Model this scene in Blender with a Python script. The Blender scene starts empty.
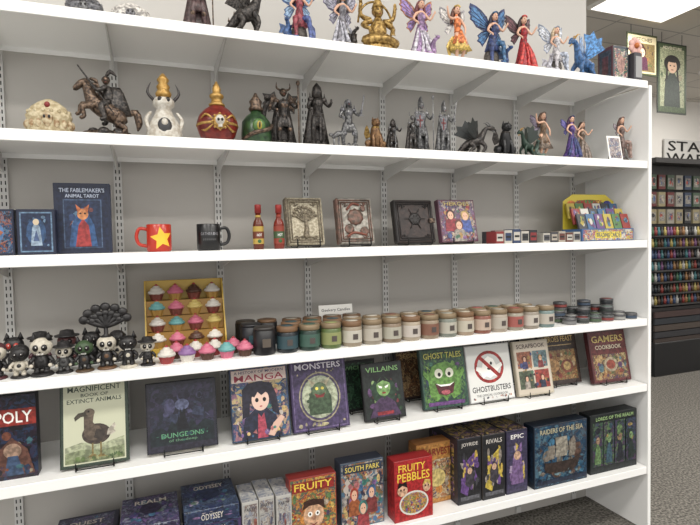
import bpy, math, random
from mathutils import Matrix, Vector
random.seed(7)
sc=bpy.context.scene
try:
    sc.view_settings.view_transform='Standard'; sc.view_settings.look='None'; sc.view_settings.exposure=0
except Exception: pass
T=Matrix.Translation
def R(a,ax): return Matrix.Rotation(math.radians(a),4,ax)
def S(x,y,z): return Matrix.Diagonal((x,y,z,1))
I4=Matrix.Identity(4)
# ------------------------------------------------------------ materials
def lin(c):
    o=[]; g=(c[0]+c[1]+c[2])/3.
    for v in c[:3]:
        v=max(0,g+(v-g)*.88)/255.; o.append(v/12.92 if v<=.04045 else ((v+.055)/1.055)**2.4)
    return (o[0],o[1],o[2],1)
MC={};MCOL={}
def mat(col,rough=.5,metal=0.,col2=None,scale=60,bump=0.,emit=0):
    key=(tuple(col),rough,metal,tuple(col2) if col2 else None,scale,bump,emit)
    if key in MC: return MC[key]
    m=bpy.data.materials.new("m_%d_%d_%d"%tuple(col[:3])); m.use_nodes=True
    nt=m.node_tree; bs=nt.nodes['Principled BSDF']
    bs.inputs['Base Color'].default_value=lin(col); bs.inputs['Roughness'].default_value=rough; bs.inputs['Metallic'].default_value=metal
    if emit:
        bs.inputs['Emission Color'].default_value=lin(col); bs.inputs['Emission Strength'].default_value=emit
    if col2 or bump:
        tc=nt.nodes.new('ShaderNodeTexCoord'); n=nt.nodes.new('ShaderNodeTexNoise'); n.inputs['Scale'].default_value=scale; n.inputs['Detail'].default_value=4
        nt.links.new(tc.outputs['Object'],n.inputs['Vector'])
        if col2:
            r=nt.nodes.new('ShaderNodeValToRGB'); r.color_ramp.elements[0].position=.4; r.color_ramp.elements[1].position=.62
            r.color_ramp.elements[0].color=lin(col); r.color_ramp.elements[1].color=lin(col2)
            nt.links.new(n.outputs['Fac'],r.inputs['Fac']); nt.links.new(r.outputs['Color'],bs.inputs['Base Color'])
        if bump:
            bp=nt.nodes.new('ShaderNodeBump'); bp.inputs['Strength'].default_value=bump; bp.inputs['Distance'].default_value=.004
            nt.links.new(n.outputs['Fac'],bp.inputs['Height']); nt.links.new(bp.outputs['Normal'],bs.inputs['Normal'])
    MC[key]=m; MCOL[m.name]=(tuple(col),col2); return m
def vary(m):   # printed-illustration version of a flat ink
    q=MCOL.get(m.name)
    if q is None or q[1] is not None: return m
    k=q[0]
    if sum(k)>500: return m
    return mat(tuple(int(v*.82) for v in k),.42,0,tuple(min(255,int(v*1.1+5)) for v in k),75,0)
def busy(cols,scale=60,dist=.02,rough=.35,seed=0.,kind='F1'):
    key=('busy',tuple(map(tuple,cols)),scale,dist,seed,rough)
    if key in MC: return MC[key]
    m=bpy.data.materials.new("art"); m.use_nodes=True; nt=m.node_tree; bs=nt.nodes['Principled BSDF']; bs.inputs['Roughness'].default_value=rough
    tc=nt.nodes.new('ShaderNodeTexCoord'); mp=nt.nodes.new('ShaderNodeMapping'); mp.inputs['Location'].default_value=(seed,seed*1.7,seed*.6)
    nt.links.new(tc.outputs['Object'],mp.inputs['Vector'])
    n=nt.nodes.new('ShaderNodeTexNoise'); n.inputs['Scale'].default_value=scale*.5; n.inputs['Detail'].default_value=5
    nt.links.new(mp.outputs['Vector'],n.inputs['Vector'])
    vm=nt.nodes.new('ShaderNodeVectorMath'); vm.operation='SCALE'; vm.inputs['Scale'].default_value=dist*5
    nt.links.new(n.outputs['Color'],vm.inputs[0])
    va=nt.nodes.new('ShaderNodeVectorMath'); va.operation='ADD'; nt.links.new(mp.outputs['Vector'],va.inputs[0]); nt.links.new(vm.outputs[0],va.inputs[1])
    vo=nt.nodes.new('ShaderNodeTexVoronoi'); vo.inputs['Scale'].default_value=scale*1.5; nt.links.new(va.outputs[0],vo.inputs['Vector'])
    sp=nt.nodes.new('ShaderNodeSeparateColor'); nt.links.new(vo.outputs['Color'],sp.inputs['Color'])
    r=nt.nodes.new('ShaderNodeValToRGB'); r.color_ramp.interpolation='LINEAR'; k=len(cols); e=r.color_ramp.elements
    while len(e)<k: e.new(.5)
    for i,c in enumerate(cols): e[i].position=(i+.5)/k
    for i,c in enumerate(cols): e[i].color=lin(c)
    n2=nt.nodes.new('ShaderNodeTexNoise'); n2.inputs['Scale'].default_value=scale*2.5; n2.inputs['Detail'].default_value=3; nt.links.new(mp.outputs['Vector'],n2.inputs['Vector'])
    ad=nt.nodes.new('ShaderNodeMath'); ad.operation='MULTIPLY_ADD'; ad.inputs[1].default_value=.5; nt.links.new(n2.outputs['Fac'],ad.inputs[0]); nt.links.new(sp.outputs[0],ad.inputs[2])
    sb=nt.nodes.new('ShaderNodeMath'); sb.operation='SUBTRACT'; sb.inputs[1].default_value=.25; nt.links.new(ad.outputs[0],sb.inputs[0])
    nt.links.new(sb.outputs[0],r.inputs['Fac']); nt.links.new(r.outputs['Color'],bs.inputs['Base Color'])
    MC[key]=m; return m
BLK=mat((22,22,24),.45); WHT=mat((238,236,230),.4); GLD=mat((164,122,52),.4,.5,(190,150,80),80,.2); SILV=mat((120,120,124),.4,.5,(70,70,76),120,.3)
BRZ=mat((52,40,34),.4,.55,(120,98,80),110,.5); DKM=mat((30,28,28),.4,.45,(80,74,70),130,.5); PEW=mat((70,70,73),.4,.5,(128,128,128),120,.5)
GOLDR=mat((120,90,40),.42,.5,(190,154,84),90,.5); ROCK=mat((62,56,52),.8,0,(104,98,92),70,.5); WIRE=mat((18,18,18),.35,.5)
SKIN=mat((216,168,140),.5); PAGE=mat((226,220,204),.8); EYE=mat((20,14,14),.3)
def c(r,g,b,ro=.4): return mat((r,g,b),ro)
def res(r,g,b,k=1.4): return mat((int(r*.8),int(g*.8),int(b*.8)),.45,0,(min(255,int(r*k*.85+14)),min(255,int(g*k*.85+14)),min(255,int(b*k*.85+14))),90,.35)
# ------------------------------------------------------------ builder
class B:
    def __init__(s): s.v=[];s.f=[];s.fm=[];s.sm=[];s.m=[];s.M=I4
    def mi(s,m):
        if m not in s.m: s.m.append(m)
        return s.m.index(m)
    def add(s,vs,fs,m,smooth=True,M=None):
        X=s.M@M if M is not None else s.M
        o=len(s.v); s.v+= [tuple(X@Vector(v)) for v in vs]; k=s.mi(m)
        for f in fs: s.f.append([i+o for i in f]); s.fm.append(k); s.sm.append(smooth)
    def box(s,cx,cy,cz,sx,sy,sz,m,M=None,bev=0.):
        x,y,z=sx/2,sy/2,sz/2
        if bev<=0:
            vs=[(cx+i*x,cy+j*y,cz+k*z) for i in(-1,1) for j in(-1,1) for k in(-1,1)]
            s.add(vs,[(0,1,3,2),(4,6,7,5),(0,4,5,1),(2,3,7,6),(0,2,6,4),(1,5,7,3)],m,False,M); return
        b=min(bev,x*.9,y*.9,z*.9); vs=[];fs=[]; idx={}
        for i in(-1,1):
            for j in(-1,1):
                for k in(-1,1):
                    for a,(dx,dy,dz) in enumerate(((0,b,b),(b,0,b),(b,b,0))):
                        idx[(i,j,k,a)]=len(vs); vs.append((cx+i*(x-dx),cy+j*(y-dy),cz+k*(z-dz)))
        for i in(-1,1):
            fs.append([idx[(i,j,k,0)] for j,k in((-1,-1),(1,-1),(1,1),(-1,1))])
            fs.append([idx[(j,i,k,1)] for j,k in((-1,-1),(1,-1),(1,1),(-1,1))])
            fs.append([idx[(j,k,i,2)] for j,k in((-1,-1),(1,-1),(1,1),(-1,1))])
        for i in(-1,1):
            for j in(-1,1):
                fs.append([idx[(i,j,-1,0)],idx[(i,j,1,0)],idx[(i,j,1,1)],idx[(i,j,-1,1)]])
                fs.append([idx[(i,-1,j,0)],idx[(i,1,j,0)],idx[(i,1,j,2)],idx[(i,-1,j,2)]])
                fs.append([idx[(-1,i,j,1)],idx[(1,i,j,1)],idx[(1,i,j,2)],idx[(-1,i,j,2)]])
                for k in(-1,1): fs.append([idx[(i,j,k,0)],idx[(i,j,k,1)],idx[(i,j,k,2)]])
        s.add(vs,fs,m,False,M)
    def lathe(s,prof,m,seg=20,M=None,sy=1.,flute=0.,smooth=True,cap=True):
        vs=[];fs=[]
        for r,z in prof:
            for i in range(seg):
                a=2*math.pi*i/seg; rr=r*(1+(flute if i%2 else -flute)); vs.append((rr*math.cos(a),rr*math.sin(a)*sy,z))
        n=len(prof)
        for j in range(n-1):
            for i in range(seg):
                k=(i+1)%seg; fs.append((j*seg+i,j*seg+k,(j+1)*seg+k,(j+1)*seg+i))
        if cap:
            fs.append(list(range(seg))[::-1]); fs.append([(n-1)*seg+i for i in range(seg)])
        s.add(vs,fs,m,smooth,M)
    def ell(s,p,r,m,M=None,rot=None,seg=12,rings=8):
        if not hasattr(r,'__len__'): r=(r,r,r)
        vs=[(0,0,-1)];fs=[]
        for j in range(1,rings):
            t=math.pi*j/rings-math.pi/2
            for i in range(seg):
                a=2*math.pi*i/seg; vs.append((math.cos(t)*math.cos(a),math.cos(t)*math.sin(a),math.sin(t)))
        vs.append((0,0,1)); L=len(vs)-1
        for i in range(seg):
            k=(i+1)%seg; fs.append((0,1+k,1+i)); fs.append((L,L-seg+i,L-seg+k))
            for j in range(rings-2): fs.append((1+j*seg+i,1+j*seg+k,1+(j+1)*seg+k,1+(j+1)*seg+i))
        X=T(Vector(p))@(rot if rot is not None else I4)@S(*r)
        s.add(vs,fs,m,True,(M@X) if M is not None else X)
    def tube(s,pts,rad,m,seg=8,sub=3,M=None,flat=1.):
        P=[Vector(p) for p in pts]; n=len(P)
        if not hasattr(rad,'__len__'): rad=[rad]*n
        Q=[];RR=[]
        for i in range(n-1):
            p0=P[max(i-1,0)];p1=P[i];p2=P[i+1];p3=P[min(i+2,n-1)]
            for k in range(sub):
                t=k/sub; Q.append(.5*((2*p1)+(p2-p0)*t+(2*p0-5*p1+4*p2-p3)*t*t+(3*p1-p0-3*p2+p3)*t**3)); RR.append(rad[i]*(1-t)+rad[i+1]*t)
        Q.append(P[-1]);RR.append(rad[-1])
        vs=[];fs=[];N=len(Q); up=None
        for i,q in enumerate(Q):
            d=(Q[min(i+1,N-1)]-Q[max(i-1,0)])
            if d.length<1e-9: d=Vector((0,0,1))
            d.normalize()
            if up is None: up=Vector((1,0,0)) if abs(d.x)<.8 else Vector((0,1,0))
            a=(up-d*up.dot(d)); 
            if a.length<1e-6: a=Vector((0,1,0))
            a.normalize(); b_=d.cross(a); up=a
            for k in range(seg):
                t=2*math.pi*k/seg; vs.append(tuple(q+a*(math.cos(t)*RR[i])+b_*(math.sin(t)*RR[i]*flat)))
        for j in range(N-1):
            for i in range(seg):
                k=(i+1)%seg; fs.append((j*seg+i,j*seg+k,(j+1)*seg+k,(j+1)*seg+i))
        d0=(Q[0]-Q[1]).normalized()*RR[0]*.7; d1=(Q[-1]-Q[-2]).normalized()*RR[-1]*.7
        vs.append(tuple(Q[0]+d0)); a0=len(vs)-1; vs.append(tuple(Q[-1]+d1)); a1=len(vs)-1
        for i in range(seg):
            k=(i+1)%seg; fs.append((a0,k,i)); fs.append((a1,(N-1)*seg+i,(N-1)*seg+k))
        s.add(vs,fs,m,True,M)
    def plate(s,pts,th,m,M=None):
        n=len(pts); vs=[(x,-th/2,z) for x,z in pts]+[(x,th/2,z) for x,z in pts]
        fs=[list(range(n)),list(range(n,2*n))[::-1]]+[(i,(i+1)%n,n+(i+1)%n,n+i) for i in range(n)]
        s.add(vs,fs,m,False,M)
    def text(s,t,m,cx,cz,w,h,y=0.,M=None,ext=0.):
        cu=bpy.data.curves.new('t','FONT'); cu.body=t; cu.resolution_u=2; cu.extrude=ext; cu.align_x='CENTER'; cu.offset=.012
        ob=bpy.data.objects.new('t',cu); me=bpy.data.meshes.new_from_object(ob)
        vs=[v.co.copy() for v in me.vertices]; fs=[list(p.vertices) for p in me.polygons]
        bpy.data.objects.remove(ob); bpy.data.curves.remove(cu); bpy.data.meshes.remove(me)
        if not vs: return
        x0=min(v.x for v in vs);x1=max(v.x for v in vs);y0=min(v.y for v in vs);y1=max(v.y for v in vs)
        kx=w/(x1-x0);ky=h/(y1-y0)
        s.add([(cx+(v.x-(x0+x1)/2)*kx,y-v.z*1.0,cz+(v.y-(y0+y1)/2)*ky) for v in vs],fs,m,False,M)
    def art(s,w,h,items,M,y0=0.,d=.00005):
        y=y0
        for it in items:
            y-=d; k=it[0]; m=it[-1]
            if k!='t': m=vary(m)
            if k=='r': _,a,b_,c_,e,_m=it; s.add([((a-.5)*w,y,b_*h),((c_-.5)*w,y,b_*h),((c_-.5)*w,y,e*h),((a-.5)*w,y,e*h)],[(0,1,2,3)],m,False,M)
            elif k=='e':
                _,u,v,ru,rv,_m=it; s.add([((u-.5+ru*math.cos(i*math.pi/12))*w,y,(v+rv*math.sin(i*math.pi/12))*h) for i in range(24)],[list(range(24))],m,False,M)
            elif k=='p': s.add([((u-.5)*w,y,v*h) for u,v in it[1]],[list(range(len(it[1])))],m,False,M)
            elif k=='t': _,t,u,v,tw,th,_m=it; s.text(t,m,(u-.5)*w,v*h,tw*w,th*h,y,M)
    def done(s,name,x=0,y=0,z=0,rz=0):
        me=bpy.data.meshes.new(name); me.from_pydata(s.v,[],s.f)
        for m in s.m: me.materials.append(m)
        me.polygons.foreach_set('material_index',s.fm); me.polygons.foreach_set('use_smooth',s.sm); me.update()
        o=bpy.data.objects.new(name,me); bpy.context.collection.objects.link(o); o.location=(x,y,z); o.rotation_euler=(0,0,math.radians(rz)); return o
def person(u,v,sz,skin,hair,body):   # printed figure on a cover
    return [('p',[(u-sz*.5,v-sz*1.1),(u-sz*.42,v-sz*.35),(u-.15*sz,v-sz*.18),(u+.15*sz,v-sz*.18),(u+sz*.42,v-sz*.35),(u+sz*.5,v-sz*1.1)],body),('e',u,v+.06*sz,sz*.34,sz*.36,hair),('e',u,v,sz*.23,sz*.28,skin),
            ('e',u-sz*.09,v+.02*sz,sz*.04,sz*.03,EYE),('e',u+sz*.09,v+.02*sz,sz*.04,sz*.03,EYE)]
def clutter(u0,v0,u1,v1,n,cols,seed,s=.09):   # scattered illustration detail
    rn=random.Random(seed); o=[]
    for i in range(n):
        q=s*rn.uniform(.35,1); q=min(q,(u1-u0)*.45,(v1-v0)*.45); u=rn.uniform(u0+q,u1-q); v=rn.uniform(v0+q,v1-q); m=c(*rn.choice(cols)); k=rn.random()
        if k<.35: o.append(('e',u,v,q*rn.uniform(.4,1),q*rn.uniform(.4,1),m))
        elif k<.8:
            a0=rn.uniform(0,6); N=rn.choice((3,4,5,7)); o.append(('p',[(u+q*rn.uniform(.5,1)*math.cos(a0+j*2*math.pi/N),v+q*rn.uniform(.5,1)*math.sin(a0+j*2*math.pi/N)) for j in range(N)],m))
        else:
            a0=rn.uniform(0,3.1); dx,dy=q*math.cos(a0),q*math.sin(a0); o.append(('p',[(u-dx,v-dy),(u-dy*.15,v+dx*.15),(u+dx,v+dy),(u+dy*.15,v-dx*.15)],m))
    return o
# ------------------------------------------------------------ room
ZS=[2.2,1.82,1.44,1.06,.7385,.3276]
XL=-3.6
wallm=mat((190,187,182),.8); panelm=mat((180,176,170),.7); shelfm=mat((243,243,241),.45); upm=mat((198,197,194),.45)
b=B(); b.box((XL)/2+.01,.062,2.1,-XL+.02,.1,4.2,wallm); b.done('wall_display')
m=bpy.data.materials.new('carpet'); m.use_nodes=True; nt=m.node_tree; bs=nt.nodes['Principled BSDF']; bs.inputs['Roughness'].default_value=1
tc=nt.nodes.new('ShaderNodeTexCoord'); n=nt.nodes.new('ShaderNodeTexNoise'); n.inputs['Scale'].default_value=80; n.inputs['Detail'].default_value=6
r=nt.nodes.new('ShaderNodeValToRGB'); r.color_ramp.elements[0].position=.38; r.color_ramp.elements[1].position=.64; r.color_ramp.elements[0].color=lin((66,63,58)); r.color_ramp.elements[1].color=lin((128,123,115))
nt.links.new(tc.outputs['Object'],n.inputs['Vector']); nt.links.new(n.outputs['Fac'],r.inputs['Fac']); nt.links.new(r.outputs['Color'],bs.inputs['Base Color'])
b=B(); b.box(2,0,-.02,18,12,.04,m); b.done('floor')
cm=bpy.data.materials.new('ceiling_tiles'); cm.use_nodes=True; nt=cm.node_tree; bs=nt.nodes['Principled BSDF']; bs.inputs['Roughness'].default_value=.9
tc=nt.nodes.new('ShaderNodeTexCoord'); n=nt.nodes.new('ShaderNodeTexBrick'); n.offset=0; n.inputs['Scale'].default_value=1; n.inputs['Brick Width'].default_value=1.2; n.inputs['Row Height'].default_value=.6; n.inputs['Mortar Size'].default_value=.012
n.inputs['Color1'].default_value=lin((216,210,200)); n.inputs['Color2'].default_value=lin((210,204,195)); n.inputs['Mortar'].default_value=lin((170,166,160))
nt.links.new(tc.outputs['Object'],n.inputs['Vector']); nt.links.new(n.outputs['Color'],bs.inputs['Base Color'])
b=B(); b.box(2,0,4.35,18,12,.1,cm); b.done('ceiling')
b=B(); b.box(2,5.6,2.15,18,.1,4.3,mat((226,222,216),.8)); b.done('wall_far')
b=B(); b.box(10.0,0,2.15,.1,11.1,4.3,mat((220,216,210),.8)); b.done('wall_right')
root=bpy.data.objects.new('shelving_unit',None); bpy.context.collection.objects.link(root)
def par(o): o.parent=root; return o
b=B(); b.box(XL/2,.006,1.09,-XL,.008,2.18,panelm)
ux=[-.095-.3765*i for i in range(10)]
for x in ux:
    b.box(x,-.004,1.09,.028,.012,2.16,upm)
    for sx in(-.0065,.0065):
        vs=[];fs=[]
        for k in range(int(2.1/.0254)):
            z0=.04+k*.0254; o=len(vs); vs+=[(x+sx-.002,-.0105,z0),(x+sx+.002,-.0105,z0),(x+sx+.002,-.0105,z0+.014),(x+sx-.002,-.0105,z0+.014)]; fs.append((o,o+1,o+2,o+3))
        b.add(vs,fs,mat((40,40,40),.8),False)
par(b.done('slotted_back_panel'))
for i_,z in enumerate(ZS):
    b=B()
    b.box(XL/2-.002,-.199,-.008,-XL-.006,.368,.016,shelfm)
    b.box(XL/2-.002,-.3835,-.018,-XL-.006,.007,.036,shelfm,bev=.002)
    b.box(XL/2-.002,-.018,-.02,-XL-.006,.004,.026,shelfm)
    for x in ux: b.plate([(0,-.016),(.36,-.016),(.36,-.03),(.04,-.075),(.0,-.085)],.004,upm,T((x,-.0125,0))@R(-90,'Z'))
    par(b.done('shelf_board_%d'%(i_+1),0,0,z))
b=B(); b.box(.011,-.19,1.09,.020,.395,2.18,shelfm,bev=.002); par(b.done('end_panel'))
# ------------------------------------------------------------ figurine parts
def head(b,x,y,z,r,skin,hair=None,longh=0,M=None):
    b.ell((x,y,z),(r*.8,r*.88,r),skin,M); b.ell((x,y-r*.86,z-r*.08),(r*.13,r*.2,r*.2),skin,M,seg=6,rings=5)
    for s in(-1,1):
        b.ell((x+s*r*.32,y-r*.76,z+r*.1),(r*.15,r*.1,r*.12),EYE,M,seg=6,rings=5); b.ell((x+s*r*.8,y,z-.02*r),(r*.1,r*.18,r*.25),skin,M,seg=6,rings=5)
    b.ell((x,y-r*.74,z-r*.5),(r*.24,r*.1,r*.07),mat((150,60,60),.5),M,seg=6,rings=5)
    if hair is not None:
        b.ell((x,y+r*.28,z+r*.25),(r*.98,r*.9,r*.92),hair,M)
        if longh:
            for s in(-1,0,1): b.tube([(x+s*r*.6,y+r*.3,z+r*.3),(x+s*r*.95,y+r*.55,z-r*.8),(x+s*r*1.1,y+r*.7,z-r*longh),(x+s*r*1.4,y+r*.6,z-r*(longh+.8))],[r*.5,r*.5,r*.42,r*.1],hair,M=M)
def rockbase(b,m,w=.2,h=.07,M=None):
    b.lathe([(w,0),(w*1.02,h*.4),(w*.8,h)],m,14,M,sy=.75,flute=.05)
    for i in range(6):
        a=i*1.05+.3; b.ell((w*.72*math.cos(a),w*.5*math.sin(a),h*.8),(w*.32,w*.28,h*.75),m,M,seg=7,rings=5)
def hand(b,p,r,m,M=None):
    b.ell(p,(r,r*.7,r*1.3),m,M,seg=7,rings=5)
    for i in range(4): b.tube([(p[0]+(i-1.5)*r*.5,p[1],p[2]-r*.6),(p[0]+(i-1.5)*r*.6,p[1]-r*.5,p[2]-r*2.)],[r*.24,r*.16],m,seg=5,sub=1,M=M)
UPW=[(0,0),(.03,.10),(.08,.22),(.15,.31),(.24,.385),(.33,.43),(.345,.37),(.33,.32),(.36,.29),(.325,.235),(.335,.18),(.29,.14),(.24,.06),(.15,.0),(.08,-.03)]
LOW=[(0,0),(.1,-.0),(.19,-.03),(.26,-.09),(.235,-.14),(.27,-.19),(.21,-.23),(.17,-.3),(.12,-.23),(.07,-.14)]
def wings(b,x,z,m1,m2,k=1.,ang=22,up=1.,bat=False,y=.05):
    for s in(-1,1):
        for P,kk in((UPW,k*up),(LOW,k*.85)):
            if bat: P=[(0,0),(.05,.2),(.12,.4),(.2,.34),(.36,.36),(.3,.24),(.38,.14),(.27,.1),(.26,-.02),(.16,.03),(.1,-.08)] if P is UPW else [(0,0),(.1,.0),(.14,-.06),(.08,-.1)]
            X=T((x+s*.02,y,z))@R(s*ang,'Z')@S(s*kk,1,kk)
            b.plate(P,.008,m1,X)
            cx=sum(p[0] for p in P)/len(P); cz=sum(p[1] for p in P)/len(P)
            b.plate([(cx+(px-cx)*.76,cz+(pz-cz)*.76) for px,pz in P],.014,m2,X)
            for q in P[2:-1:2]: b.tube([(0,-.008,0),(q[0]*.97,-.008,q[1]*.97)],[.007,.004],m1,seg=4,sub=1,M=X)
def fairy(name,x,y,z,h,skin,hair,dress,dress2,w1,w2,pose=0,wk=1.,lean=0.,rz=0,ks=1.,base=None,extra=None,pet=None):
    b=B(); b.M=S(h*ks,h*ks,h)
    rockbase(b,base or ROCK,.17,.07)
    l=lean
    if pose==0: # long gown
        b.lathe([(.15,.05),(.17,.1),(.12,.2),(.1,.3),(.075,.42),(.06,.5),(.045,.56)],dress,22,M=Matrix(((1,0,l*.3,0),(0,1,0,0),(0,0,1,0),(0,0,0,1))),flute=.09,sy=.8)
        b.tube([(.13,-.1,.08),(.09,-.1,.22),(.04,-.06,.45)],[.05,.03,.015],dress2); b.tube([(-.13,-.07,.1),(-.08,-.08,.28),(-.03,-.05,.48)],[.04,.028,.012],dress2)
        b.tube([(0,-.12,.1),(.02,-.1,.25),(0,-.06,.45)],[.03,.02,.012],dress2); b.tube([(.08,.0,.5),(.2,.02,.36),(.24,.0,.2),(.3,0,.1)],[.015,.03,.035,.01],dress2,flat=.4)
    elif pose==1: # short skirt, walking
        b.tube([(-.04,0,.5),(-.06,-.04,.3),(-.05,0,.1),(-.06,-.05,.07)],[.045,.032,.02,.018],skin); b.tube([(.04,0,.5),(.08,-.06,.33),(.05,.02,.12),(.06,-.03,.08)],[.045,.032,.02,.018],skin)
        b.lathe([(.14,.33),(.12,.4),(.075,.48),(.05,.56)],dress,16,flute=.1,sy=.85); b.lathe([(.18,.24),(.11,.38),(.05,.5)],dress2,14,flute=.18,sy=.8)
        b.tube([(-.08,.03,.45),(-.16,.05,.3),(-.13,.04,.12)],[.03,.045,.01],dress2,flat=.4)
    else: # seated on rock
        b.ell((0,.03,.2),(.13,.1,.16),base or ROCK); b.ell((.05,.05,.1),(.16,.11,.095),base or ROCK)
        b.tube([(-.03,0,.4),(-.1,-.12,.38),(-.08,-.1,.2),(-.1,-.13,.08)],[.055,.042,.03,.02],dress); b.tube([(.04,0,.4),(.1,-.13,.4),(.13,-.12,.22),(.12,-.16,.1)],[.055,.042,.03,.02],dress2)
        b.lathe([(.12,.3),(.09,.4),(.06,.5),(.05,.56)],dress,16,flute=.09,sy=.9); b.tube([(.1,.02,.4),(.2,.0,.3),(.22,-.02,.12)],[.04,.05,.02],dress2,flat=.5)
    b.tube([(l*.16,0,.52),(l*.18,-.01,.58),(l*.2,-.02,.66),(l*.22,0,.725),(l*.22,0,.79)],[.05,.048,.062,.034,.022],dress,seg=10)
    b.tube([(l*.2-.06,0,.725),(l*.2,-.01,.738),(l*.2+.06,0,.725)],[.022,.028,.022],skin)
    b.tube([(l*.22,0,.73),(l*.22,0,.8)],[.024,.022],skin)
    head(b,l*.22,-.01,.85,.062,skin,hair,2.5)
    b.tube([(l*.22-.05,-.03,.9),(l*.22,-.05,.915),(l*.22+.05,-.03,.9)],.012,dress2)
    A=[[(-.07,0,.72),(-.14,-.03,.62),(-.1,-.1,.54)],[(.07,0,.72),(.15,-.02,.64),(.2,-.08,.74)]] if pose!=1 else [[(-.07,0,.72),(-.15,-.02,.74),(-.2,-.06,.86)],[(.07,0,.72),(.13,-.03,.6),(.1,-.08,.5)]]
    for P in A:
        P=[(p[0]+l*.2,p[1],p[2]) for p in P]; b.tube(P,[.024,.018,.012],skin); hand(b,P[-1],.013,skin)
    wings(b,l*.2,.66,w1,w2,wk)
    if pet:
        q=1 if pet[1]>0 else -1
        b.tube([(q*.06,-.14,.12),(q*.16,-.12,.1),(q*.22,-.05,.16),(q*.2,-.08,.28),(q*.23,-.13,.33)],[.012,.035,.05,.035,.025],pet[0]); b.ell((q*.24,-.15,.34),(.03,.05,.028),pet[0],seg=8,rings=6)
        for s in(-1,1): b.plate([(0,0),(.03,.1),(.12,.14),(.1,.06),(.13,.0),(.06,-.01)],.008,pet[0],T((q*.21,-.04,.2))@R(s*35,'Z')@S(s,1,1)); b.tube([(q*.24+s*.012,-.13,.36),(q*.24+s*.02,-.1,.4)],[.008,.002],pet[0],seg=5)
    if extra: extra(b)
    return b.done(name,x,y,z,rz)
def warrior(name,x,y,z,h,m,m2,weapon='sword',cape=True,helm='horn',ks=1.,rz=0,extra=None,wid=1.):
    b=B(); b.M=S(h*ks,h*ks,h)
    b.lathe([(.18,0),(.18,.03),(.15,.05),(.14,.07)],m,16,sy=.8); rockbase(b,m,.13,.09)
    b.tube([(-.05,0,.48),(-.08*wid,-.03,.3),(-.07*wid,.01,.12),(-.08*wid,-.05,.09)],[.055,.045,.032,.028],m); b.tube([(.05,0,.48),(.09*wid,-.03,.3),(.09*wid,.02,.12),(.1*wid,-.05,.09)],[.055,.045,.032,.028],m)
    for s in(-1,1): b.ell((s*.08,-.05,.3),(.035,.03,.04),m2)
    b.lathe([(.12,.34),(.1,.42),(.075,.5)],m,12,flute=.12,sy=.75); b.tube([(-.075,0,.5),(0,-.055,.5),(.075,0,.5)],[.016,.02,.016],m2)
    b.tube([(0,0,.48),(0,-.01,.58),(0,-.01,.68),(0,0,.75)],[.07,.07,.095,.04],m,seg=10); b.ell((0,-.07,.66),(.06,.03,.06),m2)
    for s in(-1,1): b.ell((s*.11,0,.72),(.05,.05,.04),m2); b.lathe([(.02,.74),(.004,.82)],m2,6,M=T((s*.12,0,0)))
    b.tube([(-.11,0,.71),(-.17,-.04,.6),(-.13,-.12,.56)],[.034,.027,.02],m); hand(b,(-.13,-.13,.56),.02,m2)
    b.tube([(.11,0,.71),(.19,-.02,.64),(.2,-.1,.68)],[.034,.027,.02],m); hand(b,(.2,-.11,.7),.02,m2)
    head(b,0,-.01,.85,.06,m2 if helm!='hood' else m,m if helm else None,1.5 if helm=='hair' else 0)
    if helm=='horn':
        for s in(-1,1): b.tube([(s*.05,0,.89),(s*.1,0,.92),(s*.1,0,1.)],[.018,.014,.003],m2)
    elif helm=='plume': b.tube([(0,-.02,.9),(0,.02,.99),(0,.1,.92),(0,.12,.8)],[.014,.03,.03,.006],m2)
    elif helm=='hood': b.lathe([(.09,.74),(.085,.84),(.07,.9),(.01,.97)],m,12,M=T((0,.02,0)))
    if weapon=='sword':
        b.plate([(-.012,0),(.012,0),(.012,.34),(0,.38),(-.012,.34)],.01,m2,T((.2,-.12,.62))@R(10,'Y')); b.box(.2,-.12,.62,.09,.02,.015,m2)
    elif weapon=='staff':
        b.tube([(.2,-.11,.06),(.2,-.11,.98)],[.01,.009],m2,sub=1); b.ell((.2,-.11,.98),(.03,.02,.04),m2)
    elif weapon=='ground':
        b.plate([(-.014,.5),(.014,.5),(.014,.14),(0,.1),(-.014,.14)],.01,m2,T((0,-.14,0))); b.box(0,-.14,.5,.1,.02,.015,m2); b.tube([(0,-.14,.5),(0,-.14,.6)],.01,m2,sub=1)
    if cape:
        b.lathe([(.22,.1),(.2,.2),(.16,.4),(.12,.6),(.08,.74)],m,14,M=T((0,.09,0)),sy=.35,flute=.07)
    if extra: extra(b)
    return b.done(name,x,y,z,rz)
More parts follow.
